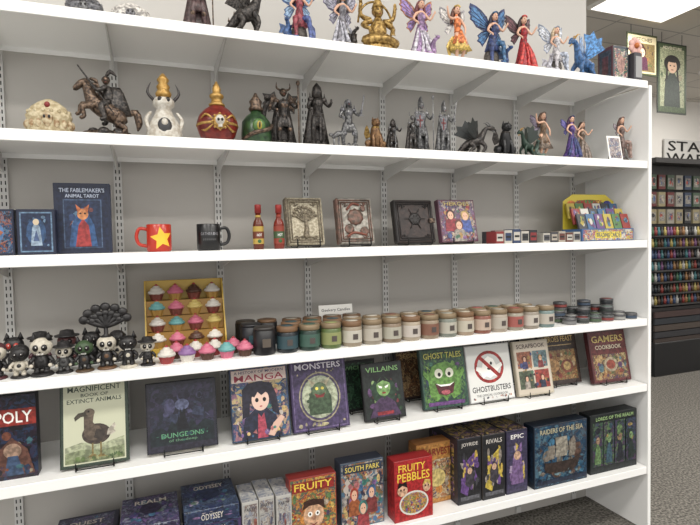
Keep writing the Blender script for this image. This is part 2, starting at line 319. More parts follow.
def dragon(name,x,y,z,w,h,m,m2,wm,flip=1,rider=None,rz=0):
    b=B(); b.M=S(w*flip,(w+h)/2,h)
    b.lathe([(.42,0),(.44,.04),(.36,.09)],ROCK,16,sy=.45,flute=.05)
    b.tube([(.48,.02,.12),(.4,-.05,.1),(.28,.03,.2),(.1,0,.34),(-.1,0,.42),(-.2,-.02,.58),(-.27,-.04,.72),(-.36,-.06,.74)],[.012,.035,.06,.11,.12,.07,.05,.045],m,seg=10)
    b.ell((-.39,-.06,.74),(.09,.05,.065),m); b.tube([(-.42,-.06,.72),(-.5,-.07,.69)],[.04,.02],m); b.tube([(-.4,-.06,.69),(-.48,-.07,.63)],[.02,.01],m2)
    for s in(-1,1):
        b.ell((-.41,-.06+s*.045,.77),.014,m2,seg=6,rings=5); b.tube([(-.35,-.06+s*.03,.79),(-.28,-.06+s*.05,.86),(-.22,-.06+s*.05,.86)],[.02,.012,.003],m2)
        b.tube([(-.12,s*.08,.38),(-.2,s*.13,.24),(-.14,s*.12,.1),(-.2,s*.13,.08)],[.06,.04,.03,.03],m); b.tube([(.14,s*.08,.32),(.08,s*.15,.22),(.18,s*.14,.1),(.1,s*.15,.08)],[.07,.05,.03,.03],m)
        P=[(0,0),(.04,.22),(.0,.46),(.12,.42),(.2,.5),(.26,.34),(.38,.36),(.36,.22),(.44,.14),(.28,.06),(.14,-.02)]
        X=T((-.05,s*.06,.45))@R(s*28,'Z')
        b.plate(P,.012,wm,X)
        for q in P[2:9:2]: b.tube([(0,0,0),(q[0],0,q[1])],[.016,.005],m,seg=5,sub=1,M=X)
    for t,(px,pz) in enumerate([(-.22,.66),(-.14,.53),(-.02,.5),(.1,.42),(.2,.34),(.3,.24)]): b.lathe([(.02,0),(.002,.06)],m2,5,M=T((px+.02,0,pz)))
    if rider:
        b.tube([(0,0,.5),(0,0,.66),(0,0,.74)],[.05,.06,.02],rider); head(b,0,0,.8,.05,SKIN,rider,1.5)
    return b.done(name,x,y,z,rz)
def ornate_box(name,x,y,z,w,h,m,m2,jewel=None):
    b=B(); b.M=S(w,w,h)
    for s in(-1,1):
        for t in(-1,1): b.lathe([(.05,0),(.07,.05),(.05,.12)],m2,8,M=T((s*.36,t*.2,0)))
    b.lathe([(.42,.08),(.48,.14),(.46,.45),(.48,.5),(.48,.55),(.44,.6),(.36,.78),(.2,.92),(.05,1.)],m,24,sy=.62,flute=.015)
    for i in range(16):
        a=i*math.pi/8; b.ell((.46*math.cos(a),.28*math.sin(a),.3),(.07,.05,.12),m2,seg=8,rings=6); b.ell((.42*math.cos(a+.2),.26*math.sin(a+.2),.64),(.045,.04,.06),m,seg=7,rings=5)
    b.ell((0,-.3,.42),(.12,.05,.18),m2)
    for s in(-1,1): b.ell((s*.05,-.345,.46),(.028,.02,.05),EYE,seg=6,rings=5)
    if jewel: b.ell((0,-.22,.8),(.06,.05,.08),jewel)
    return b.done(name,x,y,z)
# ------------------------------------------------------------ top shelf
z0=ZS[0]
ornate_box('trinket_box',-2.42,-.28,z0,.12,.09,SILV,PEW); ornate_box('trinket_box',-2.28,-.28,z0,.13,.08,res(180,176,170),SILV)
warrior('warrior_figurine',-2.06,-.28,z0,.24,res(70,50,50),BRZ,'staff',True,'horn')
dragon('dragon_figurine',-1.89,-.28,z0,.2,.26,DKM,BRZ,DKM,-1)
PU=res(120,80,150);TE=res(60,150,160);
fairy('fairy_figurine',-1.69,-.28,z0,.25,SKIN,res(60,36,30),res(130,50,60),res(60,76,130),res(50,80,130),res(120,150,180),2,.9,pet=(res(50,80,130),-1))
fairy('fairy_figurine',-1.53,-.28,z0,.25,SKIN,res(50,46,46),res(110,108,116),res(150,150,160),res(90,84,110),res(150,150,165),0,.8,.3,pet=(DKM,1))
b=B(); h=.25; b.M=S(h,h,h)
b.lathe([(.3,0),(.32,.04),(.26,.08),(.3,.12),(.27,.16)],GOLDR,24,sy=.7,flute=.03)
b.ell((0,-.04,.25),(.3,.17,.1),GOLDR); b.tube([(-.28,-.08,.2),(0,-.2,.22),(.28,-.08,.2)],[.07,.08,.07],GOLDR)
b.ell((0,0,.4),(.15,.12,.17),GOLDR); b.tube([(0,0,.5),(0,0,.62)],[.12,.05],GOLDR); head(b,0,-.02,.7,.1,GOLDR,GOLDR)
b.lathe([(.1,.77),(.07,.85),(.05,.9),(.01,1.)],GOLDR,12)
for s in(-1,1):
    b.tube([(s*.12,0,.56),(s*.26,0,.48),(s*.2,-.14,.38)],[.05,.04,.03],GOLDR); hand(b,(s*.2,-.15,.36),.03,GOLDR); b.tube([(s*.12,.03,.58),(s*.28,.03,.64),(s*.3,-.02,.8)],[.045,.035,.028],GOLDR); hand(b,(s*.3,-.02,.84),.03,GOLDR)
b.tube([(.3*math.cos(t),.1,.55+.36*math.sin(t)) for t in [i*math.pi/8-.4 for i in range(10)]],.018,GOLDR)
b.done('deity_statue',-1.365,-.28,z0)
fairy('fairy_figurine',-1.18,-.28,z0,.275,SKIN,res(110,46,50),res(140,110,150),res(170,166,176),res(150,90,60),res(120,96,160),0,.8,.2,pet=(res(140,110,150),1))
fairy('fairy_figurine',-.985,-.28,z0,.275,SKIN,res(90,50,36),res(200,104,50),res(206,170,80),res(150,146,150),res(190,186,180),1,.66,-.2)
fairy('fairy_figurine',-.815,-.28,z0,.275,SKIN,res(36,28,50),res(40,54,100),res(50,90,130),res(26,42,90),res(50,100,150),2,1.02,.2,pet=(res(30,60,110),1))
fairy('fairy_figurine',-.655,-.29,z0,.275,SKIN,res(40,20,20),res(150,26,34),res(180,46,42),res(50,28,36),res(90,48,56),0,.72,0)
fairy('fairy_figurine',-.46,-.28,z0,.255,SKIN,res(170,150,120),res(170,168,172),res(150,158,174),res(130,140,160),res(180,184,190),2,.8,0,pet=(res(160,160,170),-1))
dragon('dragon_figurine',-.275,-.26,z0,.21,.25,res(46,86,136),GLD,res(60,120,180),1)
def gamebox(name,x,y,z,w,h,t,items,front,side,rz=0,top=None):
    b=B(); b.box(0,t/2,h/2,w,t,h,side,bev=.0015)
    b.add([(-w/2+.0015,-.0006,.0015),(w/2-.0015,-.0006,.0015),(w/2-.0015,-.0006,h-.0015),(-w/2+.0015,-.0006,h-.0015)],[(0,1,2,3)],front,False)
    if top is not None: b.add([(-w/2+.002,.002,h+.0006),(w/2-.002,.002,h+.0006),(w/2-.002,t-.002,h+.0006),(-w/2+.002,t-.002,h+.0006)],[(0,1,2,3)],top,False)
    b.art(w,h,items,I4,-.0006)
    if t>.03: b.art(t,h,[('r',.12,.1,.88,.9,vary(front) if top is None else top),('r',.3,.25,.7,.75,side)],T((-w/2,t/2,0))@R(-90,'Z'),-.0003)
    return b.done(name,x,y,z,rz)
A1=busy([(90,110,120),(170,60,60),(200,190,170),(40,50,70),(80,120,90)],60,.02)
gamebox('boxed_figurine_set',-.115,-.33,z0,.1,.17,.09,[('r',.08,.08,.92,.92,A1),('e',.5,.5,.25,.25,c(160,120,110)),('t','DRAGONS',.5,.12,.7,.09,WHT)],c(60,70,80),c(90,50,54))
b=B(); b.box(0,0,.07,.05,.06,.14,c(60,60,66),bev=.004); b.box(0,-.031,.07,.04,.002,.1,c(150,150,150)); 
for i in range(7):
    a=i*math.pi*2/7; b.ell((.025*math.cos(a),-.01,.175+.025*math.sin(a)),(.018,.01,.018),c(210,160,150))
b.ell((0,-.02,.175),.013,c(200,110,50)); b.tube([(0,0,.13),(0,0,.17)],.004,c(60,110,60)); b.done('flower_ornament',-.034,-.33,z0)
# ------------------------------------------------------------ second shelf
z0=ZS[1]
fairy('mermaid_figurine',-2.72,-.28,z0,.17,res(80,150,160),res(60,60,90),res(60,140,150),TE,res(60,150,140),TE,2,.6)
ornate_box('skull_trinket_box',-2.535,-.28,z0,.14,.12,mat((160,142,104),.5,0,(200,186,152),80,.4),mat((140,108,70),.5,0,(190,174,140),80,.4),c(130,30,30))
b=B(); w=.235; b.M=S(w,w,w); H=BRZ
b.lathe([(.36,0),(.38,.04),(.32,.08),(.3,.1)],H,20,sy=.5,flute=.03); rockbase(b,DKM,.26,.1)
b.tube([(.2,0,.3),(.08,0,.36),(-.06,0,.44),(-.16,0,.52),(-.22,0,.66),(-.26,0,.78)],[.11,.13,.13,.11,.075,.055],H,seg=12)
b.tube([(-.25,0,.79),(-.32,0,.76),(-.4,0,.68)],[.06,.055,.035],H)
for s in(-1,1):
    b.lathe([(.014,0),(.003,.05)],H,5,M=T((-.24,s*.03,.82)))
    b.ell((-.32,s*.035,.78),.01,EYE,seg=6,rings=5)
    b.tube([(.2,s*.06,.32),(.14,s*.08,.22),(.24,s*.08,.16),(.2,s*.08,.09),(.17,s*.08,.09)],[.085,.055,.032,.025,.03],H)
b.tube([(-.14,-.07,.46),(-.3,-.09,.42),(-.28,-.09,.3),(-.33,-.09,.27)],[.06,.04,.026,.028],H); b.tube([(-.14,.07,.46),(-.32,.09,.5),(-.36,.09,.38),(-.4,.09,.36)],[.06,.04,.026,.028],H)
b.tube([(.26,0,.36),(.38,0,.4),(.42,0,.25),(.4,0,.14)],[.03,.055,.05,.01],H)
for i in range(5): b.tube([(-.2+.01*i,0,.84-.07*i),(-.13+.02*i,0,.82-.07*i),(-.1+.02*i,.02,.72-.07*i)],[.02,.03,.006],H)
for s in(-1,1): b.tube([(.03,s*.05,.52),(-.06,s*.14,.44),(-.02,s*.15,.28),(-.07,s*.16,.25)],[.055,.046,.034,.028],DKM)
b.tube([(.03,0,.5),(.03,0,.62),(.01,0,.74)],[.08,.085,.045],DKM,seg=10); head(b,0,0,.83,.06,H,DKM); b.tube([(0,0,.88),(.06,0,.96),(.14,0,.9)],[.014,.035,.008],DKM)
b.tube([(0,-.08,.72),(-.1,-.12,.66),(-.18,-.12,.74)],[.035,.028,.02],DKM); hand(b,(-.18,-.12,.75),.018,DKM); b.tube([(0,.08,.72),(-.08,.1,.62),(-.16,.04,.64)],[.03,.025,.018],DKM)
b.tube([(-.34,-.12,.98),(-.18,-.12,.75),(.1,-.12,.34)],.011,DKM,sub=1)
b.lathe([(.22,.35),(.18,.5),(.12,.66),(.07,.74)],DKM,12,M=T((.12,0,0)),sy=.4,flute=.07)
b.done('horseman_statue',-2.365,-.28,z0,0)
b=B(); h=.235; b.M=S(h,h,h); W2=mat((200,196,186),.4,0,(170,160,144),70,.3)
b.lathe([(.2,0),(.24,.04),(.25,.12),(.2,.28),(.13,.4),(.1,.48),(.15,.52),(.15,.6),(.09,.64)],W2,22,flute=.02)
b.ell((0,-.2,.2),(.1,.07,.12),c(60,60,62)); b.ell((0,-.24,.24),(.05,.04,.06),W2)
b.ell((0,0,.58),(.15,.13,.1),W2)
for s in(-1,1):
    b.ell((s*.055,-.12,.6),(.035,.03,.04),EYE,seg=7,rings=5); b.tube([(s*.13,0,.6),(s*.22,0,.72),(s*.17,0,.86)],[.025,.02,.004],c(50,45,45)); b.tube([(s*.18,-.05,.1),(s*.25,-.05,.3),(s*.18,-.05,.42)],[.03,.03,.02],W2)
for i in range(4): b.box(-.045+i*.03,-.125,.53,.014,.02,.03,EYE)
b.lathe([(.1,.64),(.12,.7),(.08,.76),(.1,.8),(.06,.86),(.09,.9),(.02,1.)],GLD,12,flute=.05); b.ell((0,-.08,.72),(.05,.03,.05),GLD)
b.done('skull_potion_bottle',-2.185,-.28,z0)
b=B(); h=.225; b.M=S(h,h,h); RD=mat((96,18,16),.3,0,(128,36,26),50,.15)
b.lathe([(.16,0),(.2,.03),(.27,.12),(.315,.25),(.32,.34),(.28,.45),(.2,.54),(.11,.6),(.09,.64)],RD,28)
b.lathe([(.12,.6),(.13,.63),(.09,.66),(.08,.72),(.11,.74),(.11,.78),(.06,.82),(.07,.88),(.04,.94),(.01,1.)],GLD,18)
b.lathe([(.325,.27),(.33,.29),(.325,.31)],GLD,28); b.lathe([(.2,0),(.21,.025),(.18,.05)],GLD,20)
X=T((0,-.315,.3)); b.ell((0,0,0),(.11,.04,.12),GLD,X); b.ell((0,-.03,.02),(.07,.04,.08),W2,X); b.box(0,-.04,-.07,.06,.04,.04,W2,X)
for s in(-1,1): b.ell((s*.028,-.065,.02),(.02,.02,.024),EYE,X,seg=7,rings=5)
for i in range(8): a=i*math.pi/4; b.ell((.11*math.cos(a),-.01,.12*math.sin(a)),.022,GLD,X,seg=7,rings=5)
for s in(-1,1): b.tube([(s*.1,-.29,.34),(s*.2,-.24,.42),(s*.27,-.14,.36)],[.015,.02,.01],GLD); b.tube([(s*.1,-.29,.26),(s*.2,-.22,.18),(s*.26,-.12,.2)],[.015,.02,.01],GLD)
b.done('potion_bottle',-2.005,-.28,z0)
b=B(); h=.195; b.M=S(h,h,h); GR=mat((22,46,28),.3,0,(48,80,42),50,.2)
b.lathe([(.2,0),(.27,.05),(.28,.2),(.26,.45),(.18,.56),(.1,.62),(.09,.7)],GR,22,flute=.02); b.lathe([(.12,.66),(.14,.7),(.1,.76),(.12,.84),(.06,.92),(.02,1.)],BRZ,14)
b.tube([(-.28,-.1,.1),(-.1,-.29,.2),(.2,-.22,.3),(.28,0,.42),(.1,.2,.5)],[.03,.04,.04,.03,.02],BRZ); b.ell((0,-.27,.34),(.12,.05,.13),mat((70,110,50),.35)); b.ell((0,-.31,.34),(.05,.03,.08),c(170,150,50)); b.ell((0,-.34,.34),(.016,.02,.06),EYE)
b.done('potion_bottle',-1.865,-.28,z0)
def xd(b): b.tube([(-.2,.05,.1),(-.32,.02,.3),(-.3,0,.55),(-.24,-.05,.7)],[.06,.05,.04,.035],DKM); b.ell((-.26,-.08,.73),(.05,.08,.04),DKM); wings(b,0,.6,DKM,BRZ,.75,15,1,True,.1)
warrior('dragon_warrior_statue',-1.75,-.24,z0,.255,DKM,BRZ,'staff',True,'horn',extra=xd)
warrior('robed_warrior_statue',-1.62,-.26,z0,.27,mat((30,28,28),.4,.4,(70,64,60),120,.4),DKM,'ground',True,'hood',.9)
def wol(b): b.tube([(-.3,0,.22),(-.2,0,.3),(-.1,-.02,.28)],[.03,.05,.05],PEW); b.tube([(-.28,0,.2),(-.28,0,.02)],.02,PEW); b.tube([(-.19,0,.24),(-.19,0,.04)],.02,PEW); b.ell((-.33,0,.27),(.05,.03,.035),PEW)
warrior('pewter_warrior_figurine',-1.50,-.28,z0,.22,PEW,SILV,'sword',False,'hair',extra=wol,wid=1.4)
def seated_beast(name,x,y,z,h,m,m2):
    b=B(); b.M=S(h,h,h); b.box(0,0,.04,.6,.5,.08,m2,bev=.02)
    b.tube([(.12,.1,.2),(.06,.06,.4),(0,0,.6),(0,-.03,.74)],[.2,.19,.14,.09],m,seg=12); b.ell((0,-.06,.83),(.13,.14,.12),m); b.ell((0,-.18,.79),(.06,.06,.05),m)
    for s in(-1,1):
        b.tube([(s*.1,-.06,.5),(s*.12,-.14,.3),(s*.12,-.14,.12),(s*.12,-.2,.1)],[.06,.05,.04,.045],m); b.tube([(s*.16,.1,.26),(s*.24,-.02,.24),(s*.2,0,.11),(s*.2,-.1,.1)],[.12,.1,.05,.04],m)
        b.lathe([(.045,0),(.004,.12)],m,6,M=T((s*.08,-.03,.88))); b.ell((s*.05,-.19,.85),.018,EYE,seg=6,rings=5)
        b.plate([(0,0),(.04,.2),(.1,.34),(.16,.26),(.2,.1),(.14,-.06)],.03,m2,T((s*.12,.08,.45))@R(s*50,'Z')@S(s,1,1))
    b.tube([(.1,.2,.12),(.28,.1,.12),(.32,-.05,.14)],[.04,.035,.02],m); b.lathe([(.1,.66),(.13,.68),(.1,.72)],m2,12,M=T((0,-.02,0)))
    return b.done(name,x,y,z)
seated_beast('griffin_figurine',-1.385,-.28,z0,.14,mat((90,60,38),.4,.4,(140,104,66),100,.4),GOLDR)
warrior('warrior_figurine',-1.285,-.24,z0,.155,DKM,PEW,'ground',True,'hood',.95); warrior('warrior_figurine',-1.222,-.29,z0,.17,DKM,PEW,'staff',True,'horn',.75)
def shield(b): b.plate([(-.08,0),(-.09,.16),(0,.2),(.09,.16),(.08,0),(0,-.1)],.02,SILV,T((-.13,-.16,.5))); b.box(-.13,-.175,.55,.02,.01,.2,c(120,40,40)); b.box(-.13,-.175,.57,.12,.01,.02,c(120,40,40))
KN=mat((100,100,104),.4,.4,(140,140,140),100,.3)
warrior('knight_figurine',-1.15,-.24,z0,.25,PEW,KN,'staff',True,'plume',.85,extra=shield)
warrior('knight_figurine',-1.05,-.26,z0,.235,PEW,KN,'sword',True,'plume',.75,extra=shield)
dragon('dragon_figurine',-.915,-.28,z0,.21,.17,DKM,PEW,mat((40,44,44),.4,.2),-1)
seated_beast('gargoyle_figurine',-.735,-.26,z0,.17,mat((30,30,32),.4,.2),DKM)
dragon('dragon_figurine',-.63,-.28,z0,.12,.16,mat((34,56,44),.4,.2),GLD,mat((28,40,34),.4),1)
fairy('fairy_figurine',-.505,-.24,z0,.25,SKIN,res(90,60,40),res(100,76,54),res(120,104,90),res(96,80,100),res(140,130,150),1,.55,0,pet=(res(70,90,80),-1))
fairy('fairy_figurine',-.39,-.30,z0,.225,SKIN,res(60,30,70),res(76,54,120),res(40,50,100),res(50,50,120),res(96,88,150),0,.5,0)
fairy('fairy_figurine',-.245,-.22,z0,.225,SKIN,res(60,40,30),res(110,90,76),res(130,116,106),res(110,90,96),res(160,130,136),0,.5,0)
fairy('fairy_figurine',-.065,-.29,z0,.245,SKIN,res(80,50,40),res(100,80,74),res(136,110,100),res(90,74,80),res(150,140,146),2,.36,0,pet=(res(90,80,90),-1),ks=.9)
b=B(); b.box(0,0,.06,.085,.004,.12,WHT,R(-10,'X')@T((0,0,.002)),bev=.001); b.art(.085,.12,[('r',.08,.08,.92,.92,busy([(90,110,140),(150,130,120),(90,80,110),(190,180,170)],70,.02)),('t','FAIRY',.5,.16,.6,.1,BLK)],R(-10,'X')@T((0,-.0022,.002))); b.plate([(0,0),(.045,0),(.02,.09)],.004,BLK,T((0,.006,0))@R(90,'Z')); b.done('display_card',-.165,-.35,z0)
# ------------------------------------------------------------ books
def book(name,x,y,z,w,h,t,items,cover,rz=0,tilt=12,stand=True,spine=None):
    b=B(); a=math.radians(tilt); lift=.006 if stand else 0
    M=T((0,0,lift+t*math.sin(a)))@R(-tilt,'X')
    b.box(0,t*.5,h/2,w-.006,t-.005,h-.008,PAGE,M); b.box(0,.0015,h/2,w,.003,h,cover,M,bev=.001); b.box(0,t-.0015,h/2,w,.003,h,spine or cover,M); b.box(-w/2+.0015,t/2,h/2,.003,t,h,spine or cover,M)
    b.art(w,h,items,M,-.0002)
    if stand:
        for s in(-1,1):
            xx=s*w*.27; b.tube([(xx,-.02,.03),(xx,-.022,.006),(xx,-.01,.004),(xx,.05,.004),(xx,.085,.004)],.0022,WIRE,seg=5,sub=1)
            b.tube([(xx,.085,.004),(xx,t*1.1+.01+math.sin(a)*h*.55,lift+h*.5)],.0022,WIRE,seg=5,sub=1)
        b.tube([(-w*.27,.085,.004),(w*.27,.085,.004)],.0022,WIRE,seg=5,sub=1); b.tube([(-w*.27,-.021,.01),(w*.27,-.021,.01)],.0022,WIRE,seg=5,sub=1)
    return b.done(name,x,y,z,rz)
z0=ZS[2]
NV=c(24,32,56); BL=[(30,60,100),(60,110,150),(180,90,50),(20,26,50),(150,170,190)]
BA=busy([(20,30,60),(40,70,110),(20,24,40),(150,80,50),(60,100,130)],70,.02)
gamebox('tarot_deck_box',-2.70,-.3,z0,.115,.145,.04,[('r',.05,.05,.95,.95,BA)]+clutter(.1,.1,.9,.9,14,BL,3)+[('e',.6,.5,.16,.2,c(70,110,160)),('p',[(.42,.2),(.5,.65),(.75,.5)],c(150,80,50))],NV,NV)
gamebox('tarot_deck_box',-2.582,-.3,z0,.108,.145,.04,[('r',.08,.06,.92,.94,c(90,120,150)),('r',.12,.09,.88,.91,c(22,36,66))]+clutter(.14,.12,.86,.88,18,[(40,70,110),(30,50,84),(90,120,150)],4)+[('e',.5,.5,.25,.3,c(40,70,110)),('p',[(.35,.2),(.4,.6),(.5,.75),(.6,.6),(.65,.2)],c(130,150,170)),('e',.5,.72,.08,.07,c(200,180,150)),('p',[(.42,.3),(.5,.55),(.58,.3)],c(60,80,120))],NV,NV)
gamebox('tarot_card_set',-2.452,-.26,z0,.17,.235,.05,[('r',.05,.04,.95,.96,c(18,28,54)),('t',"THE FABLEMAKER'S",.5,.9,.8,.06,c(170,180,200)),('t','ANIMAL TAROT',.5,.82,.6,.05,c(170,180,200)),('r',.16,.08,.84,.77,c(60,80,110)),('r',.18,.09,.82,.755,c(26,40,70))]+clutter(.19,.1,.81,.74,30,[(50,90,130),(40,60,100),(110,60,60),(90,130,160),(30,40,70)],5)+[('p',[(.25,.1),(.3,.4),(.42,.6),(.5,.66),(.58,.6),(.7,.4),(.75,.1)],c(40,74,120)),('p',[(.36,.1),(.42,.4),(.5,.5),(.6,.4),(.64,.1)],c(150,44,44)),('e',.5,.56,.1,.08,c(190,120,70)),('p',[(.41,.58),(.38,.7),(.48,.63)],c(170,90,50)),('p',[(.59,.58),(.62,.7),(.52,.63)],c(170,90,50)),('e',.46,.57,.02,.012,EYE),('e',.54,.57,.02,.012,EYE)],NV,c(36,46,74))
def mug(name,x,y,z,col,inner,hs,deco):
    b=B(); r=.041; h=.095
    b.lathe([(r*.9,0),(r,.006),(r,h-.002),(r-.002,h),(r-.004,h-.003),(r-.005,.01),(.001,.008)],col,36)
    b.lathe([(r-.0042,h-.003),(r-.0052,.012),(.001,.0105)],inner,36,cap=False)
    b.tube([(hs*(r-.002),0,.078),(hs*(r+.022),0,.08),(hs*(r+.032),0,.055),(hs*(r+.024),0,.028),(hs*(r-.002),0,.02)],.006,col,sub=5,seg=10)
    deco(b,r); return b.done(name,x,y,z)
def wrap(b,pts,r,m,h=0.):
    n=len(pts); c0=(sum(p[0] for p in pts)/n,sum(p[1] for p in pts)/n); P=[]
    for i in range(n):
        p,q=pts[i],pts[(i+1)%n]
        for k in range(4): P.append((p[0]+(q[0]-p[0])*k/4,p[1]+(q[1]-p[1])*k/4))
    f=lambda p:((r+.0008)*math.sin(p[0]/r),-(r+.0008)*math.cos(p[0]/r),p[1])
    rings=[[ (c0[0]+(p[0]-c0[0])*t,c0[1]+(p[1]-c0[1])*t) for p in P] for t in(1,.66,.33)]
    vs=[f(p) for ring in rings for p in ring]+[f(c0)]; N=len(P); fs=[]
    for j in range(2):
        for i in range(N): k=(i+1)%N; fs.append((j*N+i,j*N+k,(j+1)*N+k,(j+1)*N+i))
    for i in range(N): fs.append((2*N+i,2*N+(i+1)%N,3*N))
    b.add(vs,fs,m,True)
def star(b,r):
    P=[]
    for i in range(10):
        a=math.pi/2+i*math.pi/5+.15; q=.04 if i%2==0 else .019; P.append((.008+q*math.cos(a),.046+q*math.sin(a)))
    wrap(b,P,r,c(250,190,40))
mug('star_mug',-2.215,-.28,z0,c(186,42,24,.25),c(210,90,34),-1,star)
def lab(b,r):
    X=T((0,-r-.0006,0)); 
    for i,ch in enumerate('GATHERING'):
        a=(i-4)*.0072/r; b.text(ch,c(130,130,135),0,.06,.006,.01,0,R(math.degrees(a),'Z')@X)
    for i in range(7): a=(i-3)*.007/r; b.text('#',c(90,90,90),0,.04,.005,.008,0,R(math.degrees(a),'Z')@X)
mug('coffee_mug',-2.048,-.28,z0,c(16,16,18,.3),c(30,30,32),1,lab)
def sauce(x,glass,labc,lab2,cap):
    b=B(); b.lathe([(.018,0),(.020,.004),(.020,.09),(.017,.102),(.010,.115),(.009,.14)],glass,20); b.lathe([(.0118,.134),(.0118,.163),(.0105,.166)],cap,16,flute=.03)
    b.lathe([(.0205,.02),(.0205,.085)],labc,20,cap=False); b.lathe([(.0208,.04),(.0208,.066)],lab2,20,cap=False); b.lathe([(.0105,.118),(.0102,.126)],labc,16); X=T((0,-.0212,0)); b.text('HOT',WHT,0,.053,.018,.01,0,X); b.ell((0,-.0205,.03),(.007,.001,.007),c(40,90,40))
    b.done('hot_sauce_bottle',x,-.28,z0)
sauce(-1.868,c(96,36,16,.2),c(176,146,60),c(110,50,30),c(140,28,24)); sauce(-1.79,c(120,34,20,.2),c(140,50,34),c(56,84,50),c(150,32,26))
IV=mat((140,130,106),.5,.1,(184,174,150),120,.6); IVD=mat((86,76,60),.5,.1,(130,118,96),120,.6)
def relief(name,x,y,w,h,m,m2,kind,rz=0):
    b=B(); X=T((0,0,.008+.03*math.sin(.2)))@R(-12,'X')
    b.box(0,.015,h/2,w,.03,h,m,X,bev=.004); b.box(0,.015,h/2,w+.001,.02,h-.014,PAGE,X)
    b.box(-w/2+.004,.015,h/2,.012,.036,h,m2,X,bev=.004)
    fr=.01
    for k in(0,.009):
        for sx in(-1,1): b.tube([(sx*(w/2-fr-k),-.001,fr+k),(sx*(w/2-fr-k),-.001,h-fr-k)],.0032,m2,seg=6,sub=1,M=X)
        for sz in(fr+k,h-fr-k): b.tube([(-w/2+fr+k,-.001,sz),(w/2-fr-k,-.001,sz)],.0032,m2,seg=6,sub=1,M=X)
    for sx in(-1,1):
        for zz in(.028,h-.028):
            b.tube([(sx*(w/2-.026),-.001,zz),(sx*(w/2-.04),-.003,zz+.006),(sx*(w/2-.034),-.002,zz-.008),(sx*(w/2-.05),-.001,zz)],.0025,m2,M=X,seg=5)
    if kind=='tree':
        b.tube([(0,0,.03),(.004,-.003,.07),(-.002,-.003,.11)],[.014,.008,.006],m2,M=X)
        for i in range(9):
            a=math.radians(10+i*20); q=.045; b.tube([(0,-.003,.09),(q*.5*math.cos(a),-.004,.1+q*.4*math.sin(a)),(q*math.cos(a),-.003,.11+q*math.sin(a)*.9)],[.005,.003,.002],m2,M=X,seg=6)
            for t in(.6,1.): b.ell((q*t*math.cos(a+.15*t),-.002,.1+.01*t+q*t*math.sin(a)*.9),(.008,.004,.007),m2,X,seg=7,rings=5)
        for i in range(5): b.tube([(0,-.002,.035),((i-2)*.02,-.002,.026)],[.005,.002],m2,M=X,seg=5)
    elif kind=='gear':
        for px,pz,q in((0,.11,.034),(-.03,.06,.02),(.035,.05,.018),(.035,.145,.012)):
            b.lathe([(q,0),(q,.004),(q*.6,.006),(q*.3,.004)],m2,20,X@T((px,0,pz))@R(90,'X'),flute=.06)
        b.tube([(-.035,-.002,.14),(-.01,-.004,.165),(.02,-.002,.16)],.005,c(120,60,44),M=X); b.tube([(-.04,-.002,.03),(-.01,-.004,.045),(.04,-.002,.035)],.005,c(120,60,44),M=X)
    else:
        b.lathe([(.03,0),(.03,.003),(.02,.005),(.01,.004)],m2,6,X@T((0,0,h*.55))@R(90,'X')); b.box(w/2-.012,-.004,h*.5,.03,.008,.02,BRZ,X,bev=.002)
        for i in range(6): a=i*math.pi/3; b.tube([(.012*math.cos(a),-.004,h*.55+.012*math.sin(a)),(.05*math.cos(a),-.002,h*.55+.05*math.sin(a))],[.003,.001],m2,M=X,seg=5,sub=1)
    for s in(-1,1):
        xx=s*w*.3; b.tube([(xx,-.028,.035),(xx,-.03,.008),(xx,-.02,.004),(xx,.07,.004)],.0028,WIRE,seg=5,sub=1); b.tube([(xx,.07,.004),(xx,.055,h*.6)],.0025,WIRE,seg=5,sub=1)
    b.tube([(-w*.3,-.03,.01),(w*.3,-.03,.01)],.0025,WIRE,seg=5,sub=1)
    return b.done(name,x,y,z0,rz)
relief('embossed_journal',-1.675,-.26,.15,.19,IV,IVD,'tree')
relief('embossed_journal',-1.462,-.26,.155,.19,mat((110,106,98),.4,.3,(158,152,142),60,.5),mat((80,66,56),.4,.3,(120,84,72),60,.5),'gear')
relief('leather_journal',-1.19,-.26,.185,.185,mat((34,24,22),.5,0,(56,40,36),70,.5),mat((22,16,16),.5),'latch')
CV=busy([(120,46,46),(60,70,110),(180,160,146),(40,40,50),(110,76,116)],50,.02)
RM=[(150,60,60),(60,76,120),(180,160,140),(40,40,50),(120,84,126),(160,124,70),(70,110,90)]
book('puzzle_tin',-.975,-.26,z0,.185,.19,.03,[('r',.03,.03,.97,.97,CV)]+clutter(.03,.03,.97,.97,40,RM,8)+person(.3,.62,.34,SKIN,c(60,30,30),c(140,40,50))+person(.7,.6,.34,SKIN,c(170,140,80),c(60,80,150))+person(.5,.38,.34,SKIN,c(90,50,40),c(150,140,130))+clutter(.03,.03,.97,.25,14,RM,9)+[('t','HEROES',.5,.9,.7,.09,c(200,180,110))],c(90,50,70))
def deckrow(name,x0,x1,y,n,cols,h,dd=.07):
    b=B(); w=(x1-x0)/n
    for i in range(n):
        hh=h*(.85+.15*((i*7)%3)/2); m=cols[i%len(cols)]; xx=x0+w*(i+.5)
        b.box(xx,y,hh/2,w-.004,dd,hh,m,bev=.001); b.box(xx,y-dd/2,hh*.5,w-.012,.001,hh*.6,cols[(i+1)%len(cols)]); b.box(xx,y-dd/2-.0007,hh*.5,w-.02,.001,hh*.15,BLK)
    return b.done(name,0,0,z0)
C8=[c(130,40,40),c(176,172,162),c(40,56,90),c(180,174,164),c(40,40,44)]
deckrow('card_deck_row',-.855,-.63,-.31,5,C8,.062); deckrow('card_deck_row',-.6,-.38,-.31,5,[c(170,166,156),c(60,60,66),c(160,150,136),c(96,50,40)],.05)
deckrow('card_deck_row',-.8,-.6,-.2,4,[c(60,60,66),c(120,40,40),c(176,172,162)],.065)
b=B(); YL=c(206,186,50)
